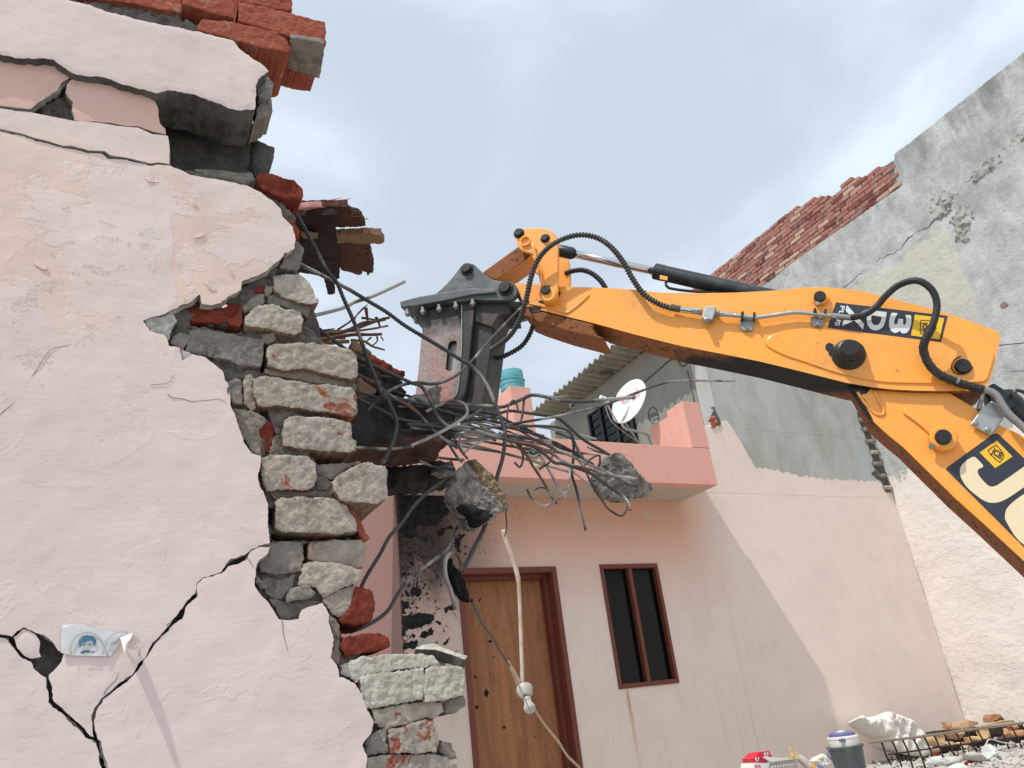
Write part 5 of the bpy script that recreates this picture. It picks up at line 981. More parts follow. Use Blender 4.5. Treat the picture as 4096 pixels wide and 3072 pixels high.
# rubble lying on the beam
rb1 = FY(2.3)
tag(chunk('brick_chunk', rb1, rb1.uv('S', [(160, 165), (300, 150), (420, 190), (520, 240), (640, 320), (755, 362), (758, 405), (720, 450), (640, 430), (480, 370), (300, 260), (200, 205)]), .12, 'brick_red', None, .01, .012, .012, .005, 18, 46), 'broken red brick slab on top of the charred beam by the hammer', 'rubble chunk')
rb2 = FY(2.24)
tag(chunk('burnt_block', rb2, rb2.uv('S', [(180, 215), (480, 372), (650, 442), (738, 462), (732, 530), (775, 572), (762, 630), (600, 650), (480, 640), (350, 600), (190, 560)]), .2, 'tar', None, .012, .012, .012, .006, 14, 47), 'black burnt block under the red brick slab on the beam', 'rubble chunk')
for j, (pts, lab) in enumerate([([(160, 40), (260, 48), (300, 100), (390, 158), (340, 170), (200, 145), (150, 110)], 'small pale timber offcut wedged above the red brick slab'), ([(215, 440), (420, 455), (492, 478), (430, 600), (280, 680), (200, 610)], 'pale broken board stuck under the burnt block beside the wall')]):
    fr = FY(2.16); tag(chunk('wood_scrap', fr, fr.uv('S', pts), .04, 'timber_pale', None, .01, .006, .006, .003, 20), lab, 'wood scrap')

# twigs
tw = thing('twig_bundle', 'bundle of splintered twigs and roots lying behind the wall above the beam', 'twigs', tuple(FY(2.4).hit(*px('T', [(400, 1550)])[0])))
for pts, r, m in [([(-420, 1450), (100, 1440), (300, 1460), (600, 1462), (800, 1440), (965, 1408)], 7, 'twig_pale'), ([(-420, 1490), (60, 1480), (250, 1490), (450, 1480), (620, 1440), (760, 1390), (900, 1340), (980, 1325)], 9, 'twig_brown'), ([(-420, 1540), (200, 1560), (400, 1530), (600, 1500), (780, 1500), (900, 1495)], 10, 'twig_brown'), ([(380, 1500), (560, 1450), (700, 1380), (850, 1360), (940, 1345)], 8, 'twig_brown'), ([(440, 1450), (520, 1400), (590, 1350), (640, 1300), (750, 1190)], 4, 'twig_brown'), ([(620, 1340), (650, 1280), (715, 1210)], 3, 'twig_pale'), ([(735, 1225), (745, 1290), (755, 1370)], 7, 'twig_brown'), ([(690, 1325), (760, 1335), (830, 1345)], 5, 'twig_brown'), ([(850, 1520), (855, 1570), (820, 1600), (800, 1610)], 4, 'twig_brown'), ([(790, 1530), (750, 1560), (740, 1600)], 4, 'twig_brown'), ([(890, 1520), (920, 1565)], 3, 'twig_brown'), ([(580, 1560), (720, 1570), (800, 1620), (930, 1659)], 6, 'twig_pale'), ([(-420, 1545), (150, 1540), (350, 1580), (560, 1570)], 14, 'twig_pale'), ([(-420, 1520), (100, 1500), (300, 1520), (520, 1530)], 14, 'twig_pale'), ([(60, 1400), (200, 1455), (400, 1440), (410, 1435)], 4, 'twig_brown'), ([(840, 1320), (870, 1380), (880, 1420)], 6, 'twig_brown')]:
    k = 2.4 + rnd.uniform(-.05, .05); tube('twig', [FY(k).hit(*q) for q in px('T', pts)], lambda s, r=r: r * .0008 * (1.25 - .6 * s), m, tw, 6, .012, lambda i, s: 1 + .22 * mnoise.noise(Vector((s * 90, r, 3))))

# ================================================================== splintered timber
tm = thing('splintered_timber', 'splintered dark timber panel jutting out behind the broken wall top', 'timber', (.8, 2.4, 2.6))
TF = FY(2.30); zt = float(TF.hit(*px('T', [(300, 172)])[0])[2]); TZ = FZ(zt)
chunk('plank', TF, TF.uv('T', [(-1000, 140), (80, 122), (250, 115), (490, 110), (552, 128), (555, 158), (540, 172), (60, 176), (-1000, 180)]), .02, 'timber_pink', tm, .012, .002, .003, .001, 20)
box('cross_wall', (-1.6, 2.0, .001), (.25, 2.95, zt - .085), 'mortar_grey', wl, .01)
planks = [([(-1000, 176), (60, 176), (545, 172), (552, 215), (580, 245), (640, 255), (690, 285), (715, 330), (735, 385), (560, 392), (-1000, 400)], 'timber_red', .0),
          ([(410, 405), (600, 395), (780, 392), (898, 402), (922, 465), (912, 498), (780, 498), (410, 485)], 'timber_pale', .03),
          ([(-1000, 470), (400, 480), (785, 500), (795, 545), (770, 552), (778, 600), (-1000, 590)], 'timber_red', .004),
          ([(-1000, 592), (770, 602), (795, 640), (790, 690), (812, 745), (825, 785), (808, 830), (800, 865), (775, 845), (760, 900), (745, 862), (700, 850), (690, 885), (660, 890), (560, 862), (480, 846), (462, 795), (450, 840), (440, 700), (-1000, 690)], 'timber_red', .0)]
for pts, m, w in planks: chunk('plank', TZ.off(w), TZ.uv('T', pts), .03, m, tm, .01, .004, .003, .006, 18, rings=2)
chunk('plank', TZ.off(.035), TZ.uv('T', [(-1000, 185), (200, 182), (430, 185), (420, 320), (440, 480), (450, 650), (462, 800), (455, 850), (402, 872), (385, 870), (345, 820), (60, 790), (-1000, 760)]), .03, 'timber_dark', tm, .012, .004, .003, .005, 18)
chunk('plank', TZ.off(.045), TZ.uv('T', [(290, 800), (380, 850), (405, 890), (415, 985), (380, 998), (340, 994), (320, 920)]), .02, 'timber_dark', tm, .01, .003, .003, .003, 18)
chunk('plank', TZ.off(.07), TZ.uv('T', [(60, 312), (150, 315), (235, 330), (230, 352), (80, 345)]), .02, 'timber_pale', tm, .01, .003, .003, .002, 18)
chunk('plank', TZ.off(.066), TZ.uv('T', [(70, 352), (228, 356), (215, 470), (60, 468)]), .02, 'timber_dark', tm, .01, .003, .003, .002, 18)
for k in range(34):
    if k < 16: x, y = 545 + rnd.uniform(0, 40), 180 + k * 7; L = rnd.uniform(30, 110)
    else: x, y = 690 + rnd.uniform(0, 90), 300 + (k - 16) * 33; L = rnd.uniform(20, 50)
    a = TZ.off(rnd.uniform(-.02, .01)).hit(*px('T', [(x, y)])[0]); b = TZ.off(rnd.uniform(-.02, .01)).hit(*px('T', [(x + L, y + rnd.uniform(-8, 12))])[0])
    tube('splinter', [a, (a + b) / 2 + np.array([0, 0, .002]), b], lambda s: .0025 * (1.05 - s), rnd.choice(['timber_red', 'timber_dark', 'timber_pale']), tm, 5, .01)
for pts in [[(340, 112), (420, 95), (505, 78)], [(470, 110), (530, 98), (590, 85)], [(490, 108), (560, 88), (580, 82)]]: tube('splinter', [TF.hit(*q) for q in px('T', pts)], lambda s: .004 * (1.05 - s), 'timber_pink', tm, 5, .01)

# ================================================================== digger arm with breaker hammer
dg = thing('excavator_arm', 'yellow digger arm with a hydraulic breaker hammer reaching over the broken wall', 'digger', (3.2, 1.75, 0))
aw = .22
dip = seq(ARM, ('G', [(1032, 520), (1200, 530), (1360, 545), (1700, 556), (2000, 575)]), ('H', [(260, 578), (450, 590), (700, 595), (1000, 590), (1200, 580), (1350, 570), (1500, 553), (1620, 550), (1750, 556), (1900, 575), (2060, 610), (2212, 652)]),
          ('I', [(1400, 30), (1600, 85), (1800, 150), (1980, 215), (2020, 232), (2040, 270), (2025, 330), (2000, 450), (1970, 560), (1940, 635), (1900, 662), (1800, 670), (1600, 672), (1400, 668), (1250, 660), (1100, 645), (900, 610), (700, 560), (500, 510), (250, 450), (0, 400)]), ('H', [(600, 985), (300, 910), (0, 835)]), ('G', [(1900, 895), (1620, 818), (1350, 752), (1110, 690), (1060, 600)]))
dp = plate('dipper_arm', ARM, dip, aw, ['digger_yellow', 'digger_shade_brown'], dg, .006)
# bottom flange of the narrow end and the step weld
plate('flange', ARM.off(-.002), ARM.uv('G', [(1112, 700), (1350, 757), (1615, 822), (1600, 850), (1640, 905), (1690, 922), (1650, 930), (1400, 868), (1190, 800), (1095, 760)]), aw - .01, ['digger_shade_brown', 'digger_shade_brown'], dg, .008)
tube('weld_bead', [ARM.off(.002).hit(*q) for q in px('G', [(1140, 672), (1270, 700), (1400, 738), (1440, 725), (1500, 680), (1565, 620), (1575, 604)])], .006, 'digger_yellow', dg, 8, .01)
rein = smoothloop(ARM.uv('I', [(305, 320), (330, 280), (400, 242), (520, 218), (640, 214), (900, 235), (1200, 265), (1600, 320), (1900, 345), (1985, 400), (1960, 520), (1920, 600), (1800, 612), (1500, 618), (1200, 610), (1000, 580), (800, 530), (600, 462), (450, 412), (345, 360)]), 4)
plate('side_plate', ARM, rein, .008, 'digger_yellow', dg, .003, .0075)
# breaker mount
br = plate('hammer_bracket', ARM.off(.03), smoothloop(ARM.off(.03).uv('G', [(380, 642), (460, 588), (560, 490), (625, 405), (660, 380), (720, 378), (765, 415), (800, 450), (860, 490), (930, 507), (1010, 512), (1045, 555), (1040, 605), (1000, 642), (920, 648), (740, 645), (560, 660)]), 4), .035, 'slate_steel', dg, .004)
plate('hammer_bracket', ARM.off(-.21), smoothloop(ARM.off(.03).uv('G', [(380, 642), (460, 588), (560, 490), (625, 405), (660, 380), (720, 378), (765, 415), (800, 450), (860, 490), (930, 507), (1010, 512), (1045, 555), (1040, 605), (1000, 642), (920, 648), (740, 645), (560, 660)]), 4), .035, 'slate_steel', dg, .004)
plate('bracket_web', ARM.off(-.006), ARM.uv('G', [(720, 600), (980, 640), (1000, 745), (910, 750), (860, 840), (740, 800)]), .19, 'hammer_dark', dg, .005)
plate('top_flange', ARM.off(.045), ARM.uv('G', [(210, 682), (352, 645), (742, 585), (905, 600), (912, 618), (742, 632), (520, 678), (350, 708), (215, 726)]), .30, ['slate_steel', 'slate_steel'], dg, .004)
for x, y in [(238, 745), (352, 730), (472, 712), (595, 692), (720, 672), (305, 800)]:
    c = ARM.off(.03 if x != 305 else -.06).hit(*px('G', [(x, y - 16)])[0]); lathe('bolt', c, (0, 0, -1), [(.010, -.012), (.010, .006), (.016, .007), (.016, .022), (.009, .023), (.009, .031), (.0, .032)], 'worn_steel', dg, 6, False)
slot = smoothloop(ARM.uv('G', [(535, 985), (555, 948), (595, 945), (600, 975), (588, 1130), (565, 1162), (528, 1160), (520, 1130)]), 4)
bodyA = ARM.uv('G', [(308, 728), (420, 705), (642, 662), (640, 1000), (632, 1120), (618, 1230), (602, 1330), (580, 1372), (540, 1400), (480, 1440), (280, 1440), (300, 1300), (318, 1150), (335, 960), (346, 880), (340, 800), (322, 760)])
chunk('hammer_body', ARM, bodyA, .26, ['hammer_face', 'hammer_dark'], dg, .03, .0, .006, 0, 5, 51, holes=[slot], rings=2, sj=0)
plate('hammer_core', ARM.off(-.035), ARM.uv('G', [(480, 900), (640, 900), (640, 1220), (480, 1220)]), .02, 'worn_steel', dg, .002)
plate('edge_plate', ARM.off(.006), smoothloop(ARM.uv('G', [(646, 662), (722, 640), (735, 700), (716, 900), (702, 1050), (690, 1200), (668, 1325), (640, 1372), (585, 1380), (612, 1335), (625, 1250), (636, 1120), (642, 1000)]), 3), .26, 'hammer_dark', dg, .012, seg=3)
plate('rear_plate', ARM.off(-.03), ARM.uv('G', [(700, 650), (840, 740), (862, 850), (845, 960), (815, 1180), (780, 1425), (620, 1400), (690, 1200)]), .20, ['hammer_dark', 'hammer_dark'], dg, .008)
tube('edge_rib', [ARM.off(.008).hit(*q) for q in px('G', [(640, 665), (640, 900), (636, 1050), (622, 1220), (605, 1330), (575, 1372)])], .005, 'worn_steel', dg, 6, .02)
# tipping links
lk_ = ARM.off(.05).uv('G', [(1032, 175), (1045, 140), (1080, 120), (1140, 115), (1220, 116), (1290, 130), (1330, 160), (1345, 210), (1350, 320), (1346, 500), (1345, 600), (1325, 645), (1280, 660), (1235, 645), (1210, 600), (1225, 520), (1228, 430), (1210, 345), (1160, 305), (1095, 285), (1055, 250)])
plate('tipping_link', ARM.off(.05), smoothloop(lk_, 3), .025, 'digger_yellow', dg, .004)
plate('tipping_link', ARM.off(-.20), smoothloop(lk_, 3), .025, 'digger_yellow', dg, .004)
plate('hammer_link', ARM.off(-.01), ARM.off(-.01).uv('G', [(790, 442), (1055, 250), (1090, 265), (1155, 308), (1120, 345), (905, 495), (850, 490)]), .14, ['digger_shade_brown', 'digger_yellow'], dg, .006)
tube('link_rod', [ARM.off(.07).hit(*q) for q in px('G', [(1160, 222), (1185, 330), (1215, 440), (1225, 500), (1245, 545)])], .0085, 'digger_yellow', dg, 10, .03)
def pin(name, reg, xy, r, off, prof, m, mcap='pin_black'):
    c = ARM.off(off).hit(*px(reg, [xy])[0]); return lathe(name, c, ARM.en, [(a * r, b * r) for a, b in prof], m, dg, 28)
CAP = [(1.25, -.2), (1.25, .12), (1.15, .2), (.92, .22), (.9, .75), (.8, .85), (.12, .86), (.1, .80), (0, .80)]
for xy, r, o in [((1062, 155), .024, .05), ((1255, 192), .021, .05), ((680, 420), .030, .03), ((965, 562), .034, .03), ((1265, 580), .026, .05)]:
    lathe('pin', ARM.off(o).hit(*px('G', [xy])[0]), ARM.en, [(a * r, b * r) for a, b in CAP], 'pin_black', dg, 28)
lathe('pin_bush', ARM.off(.05).hit(*px('G', [(1112, 215)])[0]), ARM.en, [(.031, -.01), (.031, .014), (.023, .014), (.021, -.012), (0, -.012)], 'digger_yellow', dg, 28)
lathe('pin_boss', ARM.off(.05).hit(*px('G', [(1280, 605)])[0]), ARM.en, [(.042, -.06), (.042, .004), (.038, .008), (0, .008)], 'digger_yellow', dg, 28)
lathe('pin_boss', ARM.off(.0).hit(*px('H', [(1628, 640)])[0]), ARM.en, [(.036, 0), (.034, .02), (.028, .024), (0, .024)], 'digger_yellow', dg, 28)
lathe('pin', ARM.off(.02).hit(*px('H', [(1620, 628)])[0]), ARM.en, [(.026, 0), (.026, .018), (.023, .022), (.003, .022), (.003, .02), (0, .02)], 'pin_black', dg, 28)
lathe('bolt', ARM.off(.02).hit(*px('H', [(1602, 682)])[0]), ARM.en, [(.006, 0), (.006, .012), (.010, .012), (.010, .02), (0, .02)], 'worn_steel', dg, 6, False)
c = ARM.off(.007).hit(*px('I', [(918, 405)])[0]); lathe('main_pin', c, ARM.en, [(.072, 0), (.070, .012), (.062, .02), (.060, .034), (.050, .042), (.048, .062), (.040, .066), (.038, .085), (.034, .09), (.003, .09), (.003, .086), (0, .086)], 'grease', dg, 32)
chunk('grease_smear', ARM.off(.009), ARM.uv('I', [(750, 340), (775, 318), (808, 330), (805, 365), (790, 385), (800, 410), (775, 420), (765, 385), (748, 370)]), .001, 'grease', dg, .008, .001, 0, .003, 30, back=False, rings=1)
lathe('pin', ARM.off(.008).hit(*px('I', [(1758, 492)])[0]), ARM.en, [(.032, 0), (.032, .012), (.028, .018), (.003, .018), (.003, .015), (0, .015)], 'pin_black', dg, 28)
tube('pin_groove', [ARM.off(.008).hit(*q) for q in px('I', [(1745, 415), (1700, 440), (1678, 480), (1685, 520), (1720, 545), (1770, 548), (1815, 525), (1832, 490)])], .0035, 'digger_shade_brown', dg, 6, .01)
for fr_, rg, pts in [(ARM, 'G', [(1190, 640), (1215, 668), (1260, 682), (1310, 672), (1350, 640), (1368, 600), (1360, 560), (1350, 640), (1300, 664), (1240, 655)]), (ARM, 'G', [(1040, 560), (1065, 590), (1085, 640), (1105, 690), (1070, 668), (1045, 620)]), (ARM, 'G', [(1120, 700), (1180, 690), (1230, 700), (1220, 730), (1160, 740)])]:
    chunk('grease_smear', fr_.off(.0008), fr_.uv(rg, pts), .001, 'grease', dg, .012, .0006, 0, .004, 30, back=False, rings=1)
# ram
def axp(reg, a, off): return ARM.off(off).hit(*px(reg, [a])[0])
r0, r1, r2 = axp('G', (1375, 285), -.09), axp('H', (400, 432), -.09), axp('H', (1450, 668), -.09)
tube('ram_rod', [r0, r1], .0215, 'chrome', dg, 24, 9)
rd_ = (r1 - r0); rd_ /= np.linalg.norm(rd_)
lathe('rod_eye', r0, rd_, [(.030, -.03), (.034, 0), (.034, .06), (.026, .078), (.022, .08)], 'cylinder_black', dg, 24)
lathe('ram_barrel', r1, (r2 - r1), [(.026, -.004), (.036, .0), (.042, .004), (.042, .05), (.0405, .052), (.0405, float(np.linalg.norm(r2 - r1))), (0, float(np.linalg.norm(r2 - r1)))], 'cylinder_black', dg, 32)
chunk('barrel_tag', ARM.off(-.048), ARM.off(-.048).uv('H', [(442, 460), (498, 472), (496, 500), (440, 490)]), .002, 'digger_yellow', dg, .02, 0, 0, 0)
tube('ram_pipe', [ARM.off(-.085).hit(*q) for q in px('H', [(485, 515), (492, 545), (530, 562), (700, 582), (1000, 592)])], .0075, 'cylinder_black', dg, 8, .02)
# hoses
def ringmod(p): return lambda i, s: 1.0 if (s % p) < p * .55 else .74
hz1 = [ARM.off(w).hit(*q) for q, w in zip(px('G', [(720, 1040), (790, 1035), (900, 985), (1005, 895), (1075, 770), (1115, 640), (1150, 480), (1200, 350), (1290, 250), (1400, 190), (1520, 165), (1640, 188), (1740, 255), (1830, 365), (1900, 490), (1980, 600), (2080, 668), (2180, 705)]) + px('H', [(530, 703)]), [-.10, -.08, -.02, .03, .06, .08, .10, .11, .12, .12, .11, .10, .09, .08, .06, .05, .04, .035, .03])]
tube('hose', hz1, .0150, 'hose_dusty', dg, 12, .0027, ringmod(.0162))
hz2 = [ARM.off(w).hit(*q) for q, w in zip(px('G', [(790, 1095), (860, 1085), (960, 1055), (1080, 985), (1145, 890), (1170, 800), (1175, 720)]), [-.14, -.13, -.12, -.12, -.12, -.12, -.12])]
tube('hose', hz2, .0140, 'rubber', dg, 12, .0027, ringmod(.0162))
hz3 = [ARM.off(-.2).hit(*q) for q in px('G', [(1400, 450), (1455, 432), (1530, 425), (1600, 450), (1660, 500), (1700, 560), (1720, 620)])]
tube('hose', hz3, .0150, 'rubber', dg, 12, .0027, ringmod(.0162))
lathe('hose_end', hz1[1], hz1[0] - hz1[1], [(.012, -.03), (.019, -.028), (.019, .03), (.024, .032), (.024, .06)], 'worn_steel', dg, 10)
F3 = ARM.off(.03)
def fit(name, a, b, r, m, seg=16, reg='H', fr=F3):
    p, q = fr.hit(*px(reg, [a])[0]), fr.hit(*px(reg, [b])[0]); L = float(np.linalg.norm(q - p)); e = r * .12
    return lathe(name, p, q - p, [(r - e, 0), (r, e), (r, L - e), (r - e, L), (0, L)], m, dg, seg)
fit('hose_collar', (522, 700), (592, 714), .0165, 'hose_dusty'); fit('hose_ferrule', (592, 714), (680, 726), .0145, 'chrome'); fit('nut', (680, 726), (722, 729), .0145, 'zinc', 6); fit('nut', (722, 729), (752, 732), .0165, 'worn_steel', 6)
plate('valve_block', ARM.off(.05), ARM.off(.05).uv('H', [(775, 690), (853, 690), (845, 745), (828, 790), (750, 780)]), .05, 'zinc', dg, .004)
lathe('bolt', ARM.off(.045).hit(*px('H', [(778, 782)])[0]), np.array([-.3, -.3, -.8]), [(.011, 0), (.011, .01), (.014, .011), (.014, .02), (0, .02)], 'worn_steel', dg, 6, False)
fit('nut', (842, 740), (878, 746), .0150, 'worn_steel', 6); fit('nut', (880, 748), (912, 750), .0125, 'zinc', 6); fit('pipe_ferrule', (912, 750), (990, 757), .0120, 'chrome')
tube('steel_pipe', [F3.hit(*q) for q in px('H', [(985, 758), (1060, 766), (1150, 774), (1230, 765), (1330, 750), (1430, 737), (1500, 740), (1600, 750), (1715, 762)])], .0098, 'zinc', dg, 12, .01)
fit('nut', (1712, 762), (1752, 766), .0130, 'zinc', 6); fit('hose_ferrule', (1752, 767), (1852, 777), .0125, 'worn_steel')
for a in [[(1030, 790), (1140, 772), (1130, 850), (1115, 872), (1060, 872), (1035, 850)], [(1552, 768), (1652, 775), (1648, 822), (1630, 842), (1575, 838), (1555, 815)]]:
    plate('pipe_clamp', ARM.off(.014), ARM.off(.014).uv('H', a), .012, 'worn_steel', dg, .002)
    cxx = (a[3][0] + a[4][0]) / 2 + 0; lathe('bolt', ARM.off(.014).hit(*px('H', [(cxx, a[3][1] - 18)])[0]), ARM.en, [(.008, 0), (.008, .006), (.006, .008), (0, .008)], 'worn_steel', dg, 10)
for a in [[(1040, 740), (1062, 735), (1056, 790), (1040, 795)], [(1130, 745), (1148, 742), (1142, 790), (1128, 795)], [(1575, 715), (1592, 712), (1600, 745), (1570, 745)], [(1655, 720), (1672, 720), (1665, 750), (1650, 748)]]:
    plate('pipe_clamp', ARM.off(.045), ARM.off(.03).uv('H', a), .04, 'pin_black', dg, .002)
hp = [(F3, 'H', (1845, 776)), (F3, 'H', (1950, 752)), (ARM.off(.04), 'H', (2040, 692)), (ARM.off(.06), 'H', (2110, 612)), (ARM.off(.09), 'H', (2205, 535)), (ARM.off(.13), 'W', (1980, 606)), (ARM.off(.13), 'W', (2012, 625)), (ARM.off(.12), 'W', (2024, 660)), (ARM.off(.11), 'W', (2014, 705)), (ARM.off(.09), 'I', (1475, 320)), (ARM.off(.07), 'I', (1478, 400)), (ARM.off(.05), 'I', (1520, 485)), (ARM.off(.04), 'I', (1590, 550)), (ARM.off(.035), 'I', (1700, 600)), (ARM.off(.03), 'I', (1820, 638)), (ARM.off(.03), 'I', (1915, 662))]
HP = [f.hit(*px(r, [q])[0]) for f, r, q in hp]
tube('hose', HP[:10], .0148, 'rubber', dg, 12, .012)
tube('wrapped_hose', HP[8:], lambda s: .0175, 'rubber', dg, 12, .004, lambda i, s: 1.0 + (.10 if (s % .03) < .004 else 0) + .05 * mnoise.noise(Vector((s * 40, 0, 5))))
fit('hose_collar', (1716, 596), (1736, 604), .0225, 'worn_steel', 16, 'I', ARM.off(.034))
tube('steel_pipe', [ARM.off(w).hit(*q) for q, w in zip(px('I', [(1905, 660), (1960, 672), (2010, 705), (2050, 770), (2110, 850), (2212, 945), (2500, 1240), (3300, 1990)]), [.03, .03, .03, .03, .03, .03, .03, -.02])], .0150, 'worn_steel', dg, 12, .01)
# boom
BM = ARM.off(-.03)
boom = BM.uv('I', [(900, 540), (985, 700), (1095, 895), (1210, 1000), (1320, 1088), (1700, 1462), (1920, 1659), (2600, 2290), (3900, 3540), (4450, 2990), (3150, 1765), (2212, 1005), (2130, 962), (2050, 930), (1860, 800), (1600, 640), (1300, 520)])
plate('boom', BM, boom, .17, ['digger_yellow', 'digger_shade_brown'], dg, .006)
plate('boom_lip', BM.off(.002), BM.uv('I', [(880, 600), (905, 610), (1010, 720), (1100, 880), (1090, 902), (975, 720)]), .03, 'digger_shade_brown', dg, .003)
tube('boom_bead', [BM.off(.002).hit(*q) for q in px('I', [(985, 680), (1040, 760), (1110, 832), (1150, 848), (1178, 835), (1170, 790), (1130, 720), (1105, 665)])], .007, 'digger_yellow', dg, 8, .01)
chunk('grease_smear', BM.off(.001), BM.uv('I', [(880, 600), (1000, 640), (1080, 660), (1050, 690), (1010, 700), (1080, 790), (1040, 770), (970, 690)]), .002, 'grease', dg, .012, .001, 0, .004, 30, back=False, rings=1)
plate('pin_strap', BM, smoothloop(BM.uv('I', [(1318, 828), (1330, 800), (1362, 796), (1420, 822), (1520, 885), (1600, 930), (1680, 960), (1700, 1040), (1620, 1090), (1560, 1060), (1500, 980), (1400, 895), (1335, 850)]), 3), .012, 'digger_yellow', dg, .004, .011)
lathe('pin_boss', BM.off(.010).hit(*px('I', [(1612, 1030)])[0]), ARM.en, [(.052, 0), (.052, .03), (.046, .036), (0, .036)], 'digger_yellow', dg, 32)
lathe('pin', BM.off(.045).hit(*px('I', [(1614, 1015)])[0]), ARM.en, [(.031, 0), (.031, .016), (.028, .022), (.003, .022), (.003, .019), (0, .019)], 'pin_black', dg, 28)
lathe('bolt', BM.off(.018).hit(*px('I', [(1548, 1076)])[0]), -ARM.eu * .7 - ARM.ev * .3 + ARM.en, [(.008, 0), (.008, .015), (.013, .015), (.013, .026), (0, .026)], 'worn_steel', dg, 6, False)
plate('hose_bracket', BM.off(.02), BM.off(.02).uv('I', [(1815, 918), (1865, 850), (1900, 795), (1975, 742), (2040, 782), (2088, 832), (2050, 890), (1968, 998)]), .008, 'zinc', dg, .003)
plate('bracket_leg', BM.off(.02), BM.off(.02).uv('I', [(1868, 800), (1900, 690), (1925, 690), (1905, 800)]), .04, 'worn_steel', dg, .002)
for q in [(1852, 910), (1944, 958)]: lathe('bolt', BM.off(.02).hit(*px('I', [q])[0]), ARM.en, [(.011, 0), (.011, .008), (.008, .01), (0, .01)], 'worn_steel', dg, 12)
c0, c1 = ARM.off(-.17).hit(*px('I', [(2040, 720)])[0]), ARM.off(-.17).hit(*px('I', [(3700, 2080)])[0])
lathe('boom_ram', c0, c1 - c0, [(.03, -.02), (.052, 0), (.056, .01), (.056, .06), (.05, .07), (.05, float(np.linalg.norm(c1 - c0))), (0, float(np.linalg.norm(c1 - c0)))], 'cylinder_black', dg, 32)
plate('ram_mount', ARM.off(-.10), ARM.off(-.10).uv('I', [(1940, 640), (1990, 610), (2120, 690), (2160, 780), (2060, 830), (1960, 760)]), .1, 'cylinder_black', dg, .006)
tube('ram_pipe', [ARM.off(-.08).hit(*q) for q in px('I', [(2120, 720), (2135, 680), (2170, 665), (2230, 690), (2300, 760)])], .008, 'cylinder_black', dg, 8, .02)
# decals: model badge (upside down on the folded arm) and maker's badge on the boom
dc1 = plate('decal', ARM.off(.002), ARM.uv('I', [(825, 18), (1648, 118), (1600, 310), (765, 205)]), .0015, 'decal_navy', dg, 0)
A1 = ARM.off(.0022)
def arm3(fr, *pts): return [fr.hit(*px('I', [q])[0]) for q in pts]
for ch_, a_, b_, t_ in (('3', (1225, 92), (1206, 238), (1388, 110)), ('D', (1062, 72), (1040, 216), (1200, 90)), ('X', (906, 38), (870, 194), (1058, 64))):
    text_on('decal_text', ch_, *arm3(A1, a_, b_, t_), 'decal_white', dc1, .0012, .045)
text_on('decal_text', 'PLUS', *arm3(A1, (860, 42), (815, 190), (895, 48)), 'decal_white', dc1, .0012, .02)
plate('decal_square', A1, A1.uv('I', [(1408, 108), (1624, 134), (1588, 290), (1378, 262)]), .0012, 'decal_yellow', dc1, 0, .0012)
text_on('decal_text', 'JCB', *arm3(ARM.off(.0035), (1462, 165), (1450, 235), (1505, 160)), 'decal_black', dc1, .0012, .03)
tube('badge_outline', arm3(ARM.off(.004), (1450, 150), (1530, 158), (1522, 250), (1465, 250), (1448, 240), (1450, 150)), .0016, 'decal_black', dg, 5, .02)
B2 = BM.off(.0025)
bd_ = BM.uv('I', [(1632, 1245), (1645, 1235), (1985, 988), (2015, 984), (2035, 1000), (2212, 1168), (2700, 1640), (2330, 1940)])
dc2 = plate('decal', BM.off(.002), bd_, .0015, 'decal_navy', dg, 0)
plate('decal_square', B2, B2.uv('I', [(2010, 1037), (2127, 1155), (2000, 1240), (1885, 1125)]), .0012, 'decal_yellow', dc2, 0, .0012)
text_on('decal_text', 'JCB', *arm3(BM.off(.0045), (1958, 1140), (2030, 1188), (1988, 1085)), 'decal_black', dc2, .0008, .03)
tube('badge_outline', arm3(BM.off(.0048), (1945, 1110), (1985, 1078), (2008, 1070), (2065, 1140), (2062, 1160), (2035, 1190), (2020, 1188), (1945, 1118), (1945, 1110)), .0016, 'decal_black', dg, 5, .02)
chunk('decal_letter', B2, smoothloop(B2.uv('I', [(1838, 1155), (1775, 1195), (1742, 1240), (1745, 1300), (1785, 1372), (1860, 1440), (1930, 1485), (2000, 1495), (2080, 1468), (2212, 1380), (2420, 1235), (2330, 1140), (2212, 1228), (2060, 1335), (2005, 1370), (1965, 1375), (1930, 1352), (1888, 1305), (1870, 1268), (1880, 1245), (1912, 1225), (1875, 1180)]), 3), .001, 'decal_cream', dc2, .03, 0, 0, 0, back=False, rings=1, smooth=False)
chunk('decal_letter', B2, smoothloop(B2.uv('I', [(2085, 1640), (2072, 1590), (2085, 1540), (2130, 1490), (2212, 1430), (2330, 1350), (2460, 1300), (2560, 1400), (2480, 1470), (2330, 1560), (2300, 1620), (2340, 1680), (2420, 1700), (2560, 1600), (2660, 1700), (2500, 1810), (2330, 1850), (2180, 1780)]), 3), .001, 'decal_cream', dc2, .03, 0, 0, 0, back=False, rings=1, smooth=False)

